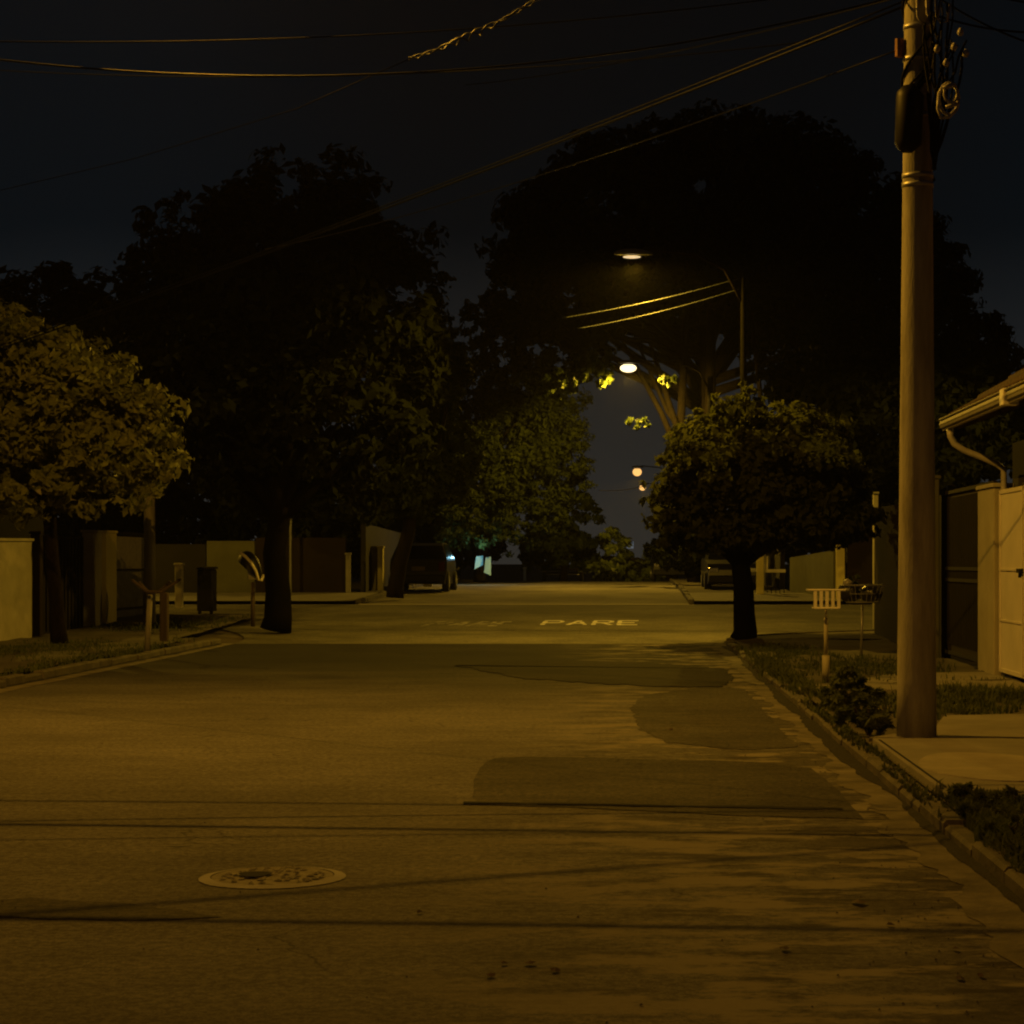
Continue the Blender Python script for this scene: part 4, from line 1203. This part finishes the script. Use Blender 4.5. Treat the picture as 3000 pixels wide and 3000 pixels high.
# across the junction on the left
Yc = 58.2
def front_wall(px0, px1, py_top, Yd, m, label, cat='wall', name='boundary_wall', cap=None):
    return wall_between(name, (gx(px0,Yd), Yd), (gx(px1,Yd), Yd), P(0,py_top,Yd).z-g(Yd), P(0,py_top,Yd).z-g(Yd), m, label, cat=cat, cap=cap)
front_wall(-200, 388, 1030, Yc, M['house'], 'dark wall across the junction at the far left')
front_wall(390, 480, 1024, Yc, M['olive'], 'lit grey green wall across the junction behind the payphone')
front_wall(482, 652, 1018, Yc, M['brownw'], 'wide brown wall across the junction right of the huge trunk')
pillar(gx(548, 57.9), 57.9, .06, .06, 2.6, M['metal'], 'thin metal post right beside the huge trunk', name='metal_post')
pillar(gx(657,57.9), 57.9, .12, .2, P(0,1043,57.9).z-g(57.9)-.1, M['concrete'], 'thin grey pillar at the end of the wide brown wall')
# far corner house along the street
wall_between('boundary_wall', (gx(690,58.4), 58.4), (-9.2, 110), 2.0, 2.0, M['house'], 'long dark wall lining the left pavement beyond the junction')
pillar(gx(708,60), 60, .20, .3, P(0,1030,60).z-g(60)-.1, M['offwhite'], 'left half of the bright yellow pillar pair past the junction', group='pillars past the junction')
pillar(gx(718,59.8), 59.8, .16, .3, P(0,1030,60).z-g(60)-.1, M['yellow'], 'right half of the bright yellow pillar pair past the junction', group='pillars past the junction')
for (px_, w_, yt_, mk, lb) in ((807, 15, 1046, 'yellow', 'short orange yellow pillar in mid street depth on the left'), (842, 6, 1040, 'offwhite', 'thin white post right of the orange yellow pillar'), (769, 5, 1058, 'concrete', 'thin grey post left of the orange yellow pillar'),
                           (990, 5, 1070, 'concrete', 'far thin grey post left of the parked van')):
    Yp = 66 if px_ < 900 else 78
    pillar(gx(px_,Yp), Yp, w_/F*Yp, .2, P(0,yt_,Yp).z-g(Yp)-.1, M[mk], lb)
# pale blue gate leaves
root = empty('house_gate', (gx(903,72), 72, g(72)), 'two pale blue gate leaves standing ajar far along the left side', 'gate')
z0_ = P(0,1078,72).z
for (a0, a1, t0, b0_, b1_) in ((895, 910, 1048, 1074, 1066), (913, 925, 1050, 1080, 1086)):
    mb = MB(); xa, xb2 = gx(a0,72), gx(a1,72)
    mb.add([(xa,72,P(0,b0_,72).z),(xb2,72.3,P(0,b1_,72).z),(xb2,72.3,P(0,t0,72).z),(xa+.06,72,P(0,t0+2,72).z),
            (xa,72.04,P(0,b0_,72).z),(xb2,72.34,P(0,b1_,72).z),(xb2,72.34,P(0,t0,72).z),(xa+.06,72.04,P(0,t0+2,72).z)],
           [(0,1,2,3),(7,6,5,4),(0,4,5,1),(1,5,6,2),(2,6,7,3),(3,7,4,0)])
    mb.build('leaf', M['teal'], root)
lamp_light('gate_fill', (gx(908,71), 71.3, 2.0), 26, (.35,.8,1.0), root, 0, -.9, -.5)  # added lamp without a fixture, brightens the pale blue leaves

# ------------------------------------------------------------------ cars
def car(loc, rot, body, label, L_=4.1, W_=1.68, H_=1.46, wagon=True):
    root = empty('parked_car', (0,0,0), label, 'car', 'cars parked along the street')
    hl = L_/2; hw = W_/2
    prof = [(-hl,.32),(-hl+.02,.62),(-hl+.10,.88),(-hl+.34,.95) if not wagon else (-hl+.12,.96),(-hl+.45,H_-.08) if wagon else (-hl+.85,H_-.1),(-hl+.75,H_),(hl-1.95,H_),(hl-1.75,H_-.05),(hl-1.05,.96),(hl-.22,.84),(hl-.03,.66),(hl,.34),(hl-.12,.24),(-hl+.12,.24)]
    ws = [hw*.93,hw,hw,hw*.985,hw*.80,hw*.76,hw*.76,hw*.80,hw*.985,hw*.93,hw*.9,hw*.9,hw*.92,hw*.92]
    n_ = len(prof); mb = MB()
    vs = [(x, -w, z) for (x, z), w in zip(prof, ws)] + [(x, w, z) for (x, z), w in zip(prof, ws)]
    fs = [(i, (i+1)%n_, n_+(i+1)%n_, n_+i) for i in range(n_)]
    sidef = [(0,1,12,13),(0,1,2,13)]
    mb.add(vs, fs+[tuple(reversed((3,4,5,6,7,8))), tuple(reversed((0,1,2,3,8,9,10,11,12,13))),
                   tuple(n_+i for i in (3,4,5,6,7,8)), tuple(n_+i for i in (0,1,2,3,8,9,10,11,12,13))])
    mb.build('body', body, root)
    mb = MB()
    def win(i, j, off=.012, shr=.12):
        a = [Vector(vs[i]), Vector(vs[j]), Vector(vs[n_+j]), Vector(vs[n_+i])]
        c = sum(a, Vector())/4; nm = (a[1]-a[0]).cross(a[3]-a[0]).normalized()
        if nm.dot(c-Vector((0,0,.8))) < 0: nm = -nm
        mb.add([c+(p-c)*(1-shr)+nm*off for p in a], [(0,1,2,3)])
    win(3,4); win(7,8)
    for s in (0, n_):
        a = [Vector(vs[s+k_]) for k_ in (3,4,5,6,7,8)]
        c = sum(a, Vector())/6; sg = -1 if s == 0 else 1
        mb.add([c+(p-c)*.84+Vector((0, sg*.02, 0)) for p in a], [tuple(range(6))])
    mb.build('window', M['glass'], root)
    for sx_ in (-hl+.78, hl-.80):
        for sy_ in (-1, 1):
            mb = MB(); yo = sy_*(hw-.09)
            mb.tube([(sx_, yo-.1, .31), (sx_, yo-.08, .31), (sx_, yo+.08, .31), (sx_, yo+.1, .31)], [.27,.31,.31,.27], 20); w_ = mb.build('wheel', M['tyre'], root)
            mb = MB(); mb.tube([(sx_, yo+sy_*.101, .31),(sx_, yo+sy_*.108, .31)], .18, 12); mb.build('rim', M['metal'], w_)
    for sy_ in (-1, 1):
        mb = MB(); mb.bbox(hl-.16, hl+.01, sy_*hw*.72-.15, sy_*hw*.72+.15, .60, .73, .02); mb.build('headlight', M['chrome'], root)
        mb = MB(); mb.bbox(-hl-.01, -hl+.1, sy_*hw*.82-.09, sy_*hw*.82+.09, .62, .90, .02); mb.build('tail_light', M['redlens'], root)
    mb = MB(); mb.bbox(-hl-.07, -hl+.1, -hw*.93, hw*.93, .32, .52, .03); mb.bbox(hl-.1, hl+.06, -hw*.88, hw*.88, .30, .50, .03); mb.each('bumper', M['black'], root)
    mb = MB(); mb.box(-hl-.012, -hl-.003, -.2, .2, .64, .76); mb.build('number_plate', M['wood'], root)
    root.location = loc; root.rotation_euler = (0, 0, rot)
    return root
car((gx(772,58), 62.5, g(62)), math.radians(90), M['carpaint'], 'black car parked by the kerb past the junction on the left, seen from behind')
car((gx(1268,82), 82, g(82)), math.radians(-90), M['carpaint'], 'dark car parked on the far right side, facing the junction', H_=1.5)
# van / pickup on the left past the crest
yv = 84; xv = gx(1060,yv)
car((gx(1380,62), 62.5, g(62)), math.radians(-90), M['carsilver'], 'grey car parked behind the round tree trunk, facing the junction', H_=1.5)
yv = 100; xv = gx(1060,yv); hw = 31/F*yv; zb_ = g(yv)
root = empty('trailer', (xv, yv, zb_), 'low cargo trailer with slatted tailboard far down the street on the left', 'trailer')
mb = MB(); mb.bbox(xv-hw, xv+hw, yv+.1, yv+2.6, zb_+.45, P(0,1084,yv).z, .03); mb.build('cargo_bed', M['carpaint'], root)
mb = MB()
for zz in (1067, 1074, 1081): mb.box(xv-hw, xv+hw, yv+.02, yv+.08, P(0,zz+2,yv).z, P(0,zz-1.2,yv).z)
for k_ in (-1, 0, 1): mb.box(xv+k_*(hw-.04)-.03, xv+k_*(hw-.04)+.03, yv-.01, yv+.018, zb_+.5, P(0,1064,yv).z)
mb.each('tailboard_slat', M['wood'], root)
for sx_ in (-1, 1):
    mb = MB(); mb.tube([(xv+sx_*(hw+.02), yv+1.5, zb_+.30), (xv+sx_*(hw+.2), yv+1.5, zb_+.30)], .30, 16); mb.build('wheel', M['tyre'], root)

# dark refuse container by the left corner
yd = 47.6; x0_, x1_ = gx(371,yd), gx(401,yd)
root = empty('refuse_container', ((x0_+x1_)/2, yd, g(yd)), 'dark upright container standing left of the lit strip of cross street', 'container')
mb = MB(); mb.bbox(x0_, x1_, yd, yd+.5, g(yd)+.08, P(0,1074,yd).z, .03); mb.build('body', M['black'], root)
mb = MB(); mb.bbox(x0_-.02, x1_+.02, yd-.03, yd+.53, P(0,1074,yd).z+.002, P(0,1069,yd).z, .02); mb.build('lid', M['darkgate'], root)
mb = MB()
for q in (x0_+.05, x1_-.05): mb.tube([(q-.03, yd+.1, g(yd)+.06),(q+.03, yd+.1, g(yd)+.06)], .05, 10)
mb.build('wheel', M['tyre'], root)
pillar(gx(338,50), 50, .17, .2, P(0,1070,50).z-g(50), M['offwhite'], 'short pale pillar between the V shaped basket and the dark container')

# ------------------------------------------------------------------ grass and weeds
def grass(name, areas, n, hgt, m, seed, label=None, kind='stuff', cat=None, clump=None):
    r = np.random.default_rng(seed)
    P_ = []
    for (cx, cy, rx, ry, wgt, hh) in areas:
        k_ = int(n*wgt)
        c = max(4, k_//14)
        cc_ = r.normal(size=(c, 2))*.42
        cc_ = np.clip(cc_, -1, 1)
        idx = r.integers(0, c, k_)
        p = cc_[idx] + r.normal(size=(k_, 2))*.07
        P_.append(np.column_stack([cx+p[:,0]*rx, cy+p[:,1]*ry, np.full(k_, hh)]))
    A = np.concatenate(P_); N_ = len(A)
    ang = r.random(N_)*2*np.pi; lean = r.random(N_)*.8+.1
    h = hgt*A[:,2]*r.uniform(.45, 1.2, N_)
    w = r.uniform(.004, .010, N_)*1.3
    z0 = np.array([g(y) for y in A[:,1]])+.07
    dx, dy = np.cos(ang), np.sin(ang)
    b0 = np.column_stack([A[:,0]-dy*w, A[:,1]+dx*w, z0]); b1 = np.column_stack([A[:,0]+dy*w, A[:,1]-dx*w, z0])
    mdx = A[:,0]+dx*h*lean*.35; mdy = A[:,1]+dy*h*lean*.35
    m0 = np.column_stack([mdx-dy*w*.8, mdy+dx*w*.8, z0+h*.6]); m1 = np.column_stack([mdx+dy*w*.8, mdy-dx*w*.8, z0+h*.6])
    tp = np.column_stack([A[:,0]+dx*h*lean, A[:,1]+dy*h*lean, z0+h*(1-.25*lean)])
    V = np.stack([b0,b1,m1,m0,tp], axis=1).reshape(-1,3)
    faces = []
    me = bpy.data.meshes.new(name)
    for i in range(N_):
        o_ = i*5; faces.append((o_,o_+1,o_+2,o_+3)); faces.append((o_+3,o_+2,o_+4))
    me.from_pydata(V.tolist(), [], faces); me.materials.append(m)
    o = bpy.data.objects.new(name, me); col.objects.link(o)
    tag(o, label, cat, kind=kind)
    return o
grass('grass', [(2.1,11.3,.22,.9,.06,.35), (1.88,9.6,.12,2.6,.2,.45), (2.2,11.9,.35,.3,.06,.4), (1.78,16,.08,5,.04,.3), (1.80,27,.1,6,.08,.5), (3.2,20.4,1.2,1.2,.1,.5), (2.8,19.6,.9,1.6,.1,.5), (3.0,27,1.3,3,.14,.5), (2.4,32,.6,3,.08,.5), (3.6,20.9,.8,.8,.08,.8), (1.95,25,.12,6,.1,.5)],
      17000, .24, M['grass'], 41, 'uneven grass and weeds over the right verge', 'stuff', 'grass')
grass('grass', [(-9.5, 33, 1.6, 4, .5, .5), (-9.4, 42, 1.2, 3, .3, .6), (-7.9, 30, .3, 6, .2, .5)], 5000, .2, M['grass'], 42, 'thin grass on the left verge', 'stuff', 'grass')
def shrub(x, y, rx, rz, n, label, seed, ls=.09):
    root = empty('low_shrub', (x, y, .08), label, 'shrub', 'weedy shrubs on the right verge')
    mb = MB(); rr = random.Random(seed)
    for i in range(9):
        a = rr.uniform(0, 6.28)
        mb.tube([(x, y, .08), (x+rx*.5*math.cos(a), y+rx*.5*math.sin(a), .08+rz*1.1)], [.008,.004], 5)
    mb.each('stem', M['bark'], root)
    leaves('foliage', [(x,y,.10+rz*.7,rx,rx*.9,rz*.8),(x+rx*.5,y,.08+rz*.5,rx*.6,rx*.6,rz*.5)], n, ls, M['grass'], root, seed, shell=.2, aspect=.28)
    return root
shrub(1.93, 16.6, .26, .22, 1500, 'leafy shrub against the left foot of the utility pole', 51)
shrub(1.92, 18.3, .26, .20, 1100, 'leafy shrub a little behind and left of the pole foot', 52)
shrub(2.15, 20.4, .38, .22, 1300, 'spreading shrub on the verge midway to the white basket', 53)
shrub(2.02, 11.9, .22, .06, 1300, 'bushy weed in front of the driveway slab', 54, .07)
shrub(1.90, 11.2, .12, .05, 500, 'small weed growing over the kerb below the driveway', 55, .06)
shrub(1.98, 8.9, .16, .13, 800, 'weed spilling over the kerb at the right edge', 56, .06)
shrub(1.96, 10.2, .16, .10, 600, 'weed on the broken kerb between two others', 57, .05)

# small litter and loose stones on the near road
lit = []
for i, (px_, py_, s_) in enumerate(((925,1845,.05),(950,1822,.04),(1000,1822,.06),(1048,1835,.05),(1620,1707,.10),(1680,1749,.05),(1802,1795,.04),(1810,1850,.05),(1265,1378,.07),(790,1725,.04),(1480,1795,.06),(1850,1845,.04))):
    Yd = 1.5*F/(py_-1060); x = gx(px_, Yd)
    s_ *= .42; mb = MB(); n_ = 8; rr = random.Random(i)
    a0 = rr.uniform(0, 3)
    ring_ = [(x+s_*math.cos(a)*rr.uniform(.6,1), Yd+s_*1.6*math.sin(a)*rr.uniform(.5,1), .006+rr.uniform(0,.012)) for a in [a0+2*math.pi*k_/n_ for k_ in range(n_)]]
    mb.add(ring_+[(x, Yd, .02)], [(k_, (k_+1)%n_, n_) for k_ in range(n_)])
    o = mb.build('dry_leaf', M['litter'])
    tag(o, ['curled dry leaf, the lowest on the near road', 'dry leaf left of the centre leaf on the near road', 'dry leaf near the bottom centre of the road', 'dry leaf right of the centre leaf on the near road', 'large crumpled leaf with twig on the road near the gutter', 'dark clod beside the cable shadow near the gutter', 'dry scrap beside the right gutter', 'dry scrap low by the right gutter', 'dark scrap lying beyond the asphalt repair', 'tiny leaf on the cable shadow in the left lane', 'flat leaf between the crumpled leaf and the frame bottom', 'scrap lowest beside the right gutter'][i], 'litter', 'leaves and scraps on the near road')
r2 = np.random.default_rng(5)
mb = MB()
for i in range(420):
    y = 6.3+r2.random()**1.3*20; x = 1.45 - abs(r2.normal())*.35 if r2.random() < .8 else r2.uniform(-5, 1.4)
    s_ = r2.uniform(.002, .007)
    mb.add([(x-s_,y-s_,.004),(x+s_,y-s_*.8,.004),(x+s_*.8,y+s_,.004),(x-s_*.9,y+s_,.004),(x,y,.004+s_*1.1)], [(0,1,4),(1,2,4),(2,3,4),(3,0,4)])
tag(mb.build('gravel', M['kerb']), 'loose grit scattered on the road and in the gutter', 'gravel', kind='stuff')

# ------------------------------------------------------------------ night haze around the lamps
mh = bpy.data.materials.new('night_haze'); mh.use_nodes = True
for n in list(mh.node_tree.nodes): mh.node_tree.nodes.remove(n)
o_ = mh.node_tree.nodes.new('ShaderNodeOutputMaterial'); v_ = mh.node_tree.nodes.new('ShaderNodeVolumePrincipled')
v_.inputs['Density'].default_value = .00014; v_.inputs['Color'].default_value = (.9, .9, .9, 1); v_.inputs['Anisotropy'].default_value = .5
mh.node_tree.links.new(v_.outputs[0], o_.inputs['Volume'])
mb = MB(); mb.box(-90, 90, -25, 230, -4, 32); tag(mb.build('haze', mh), kind='stuff')
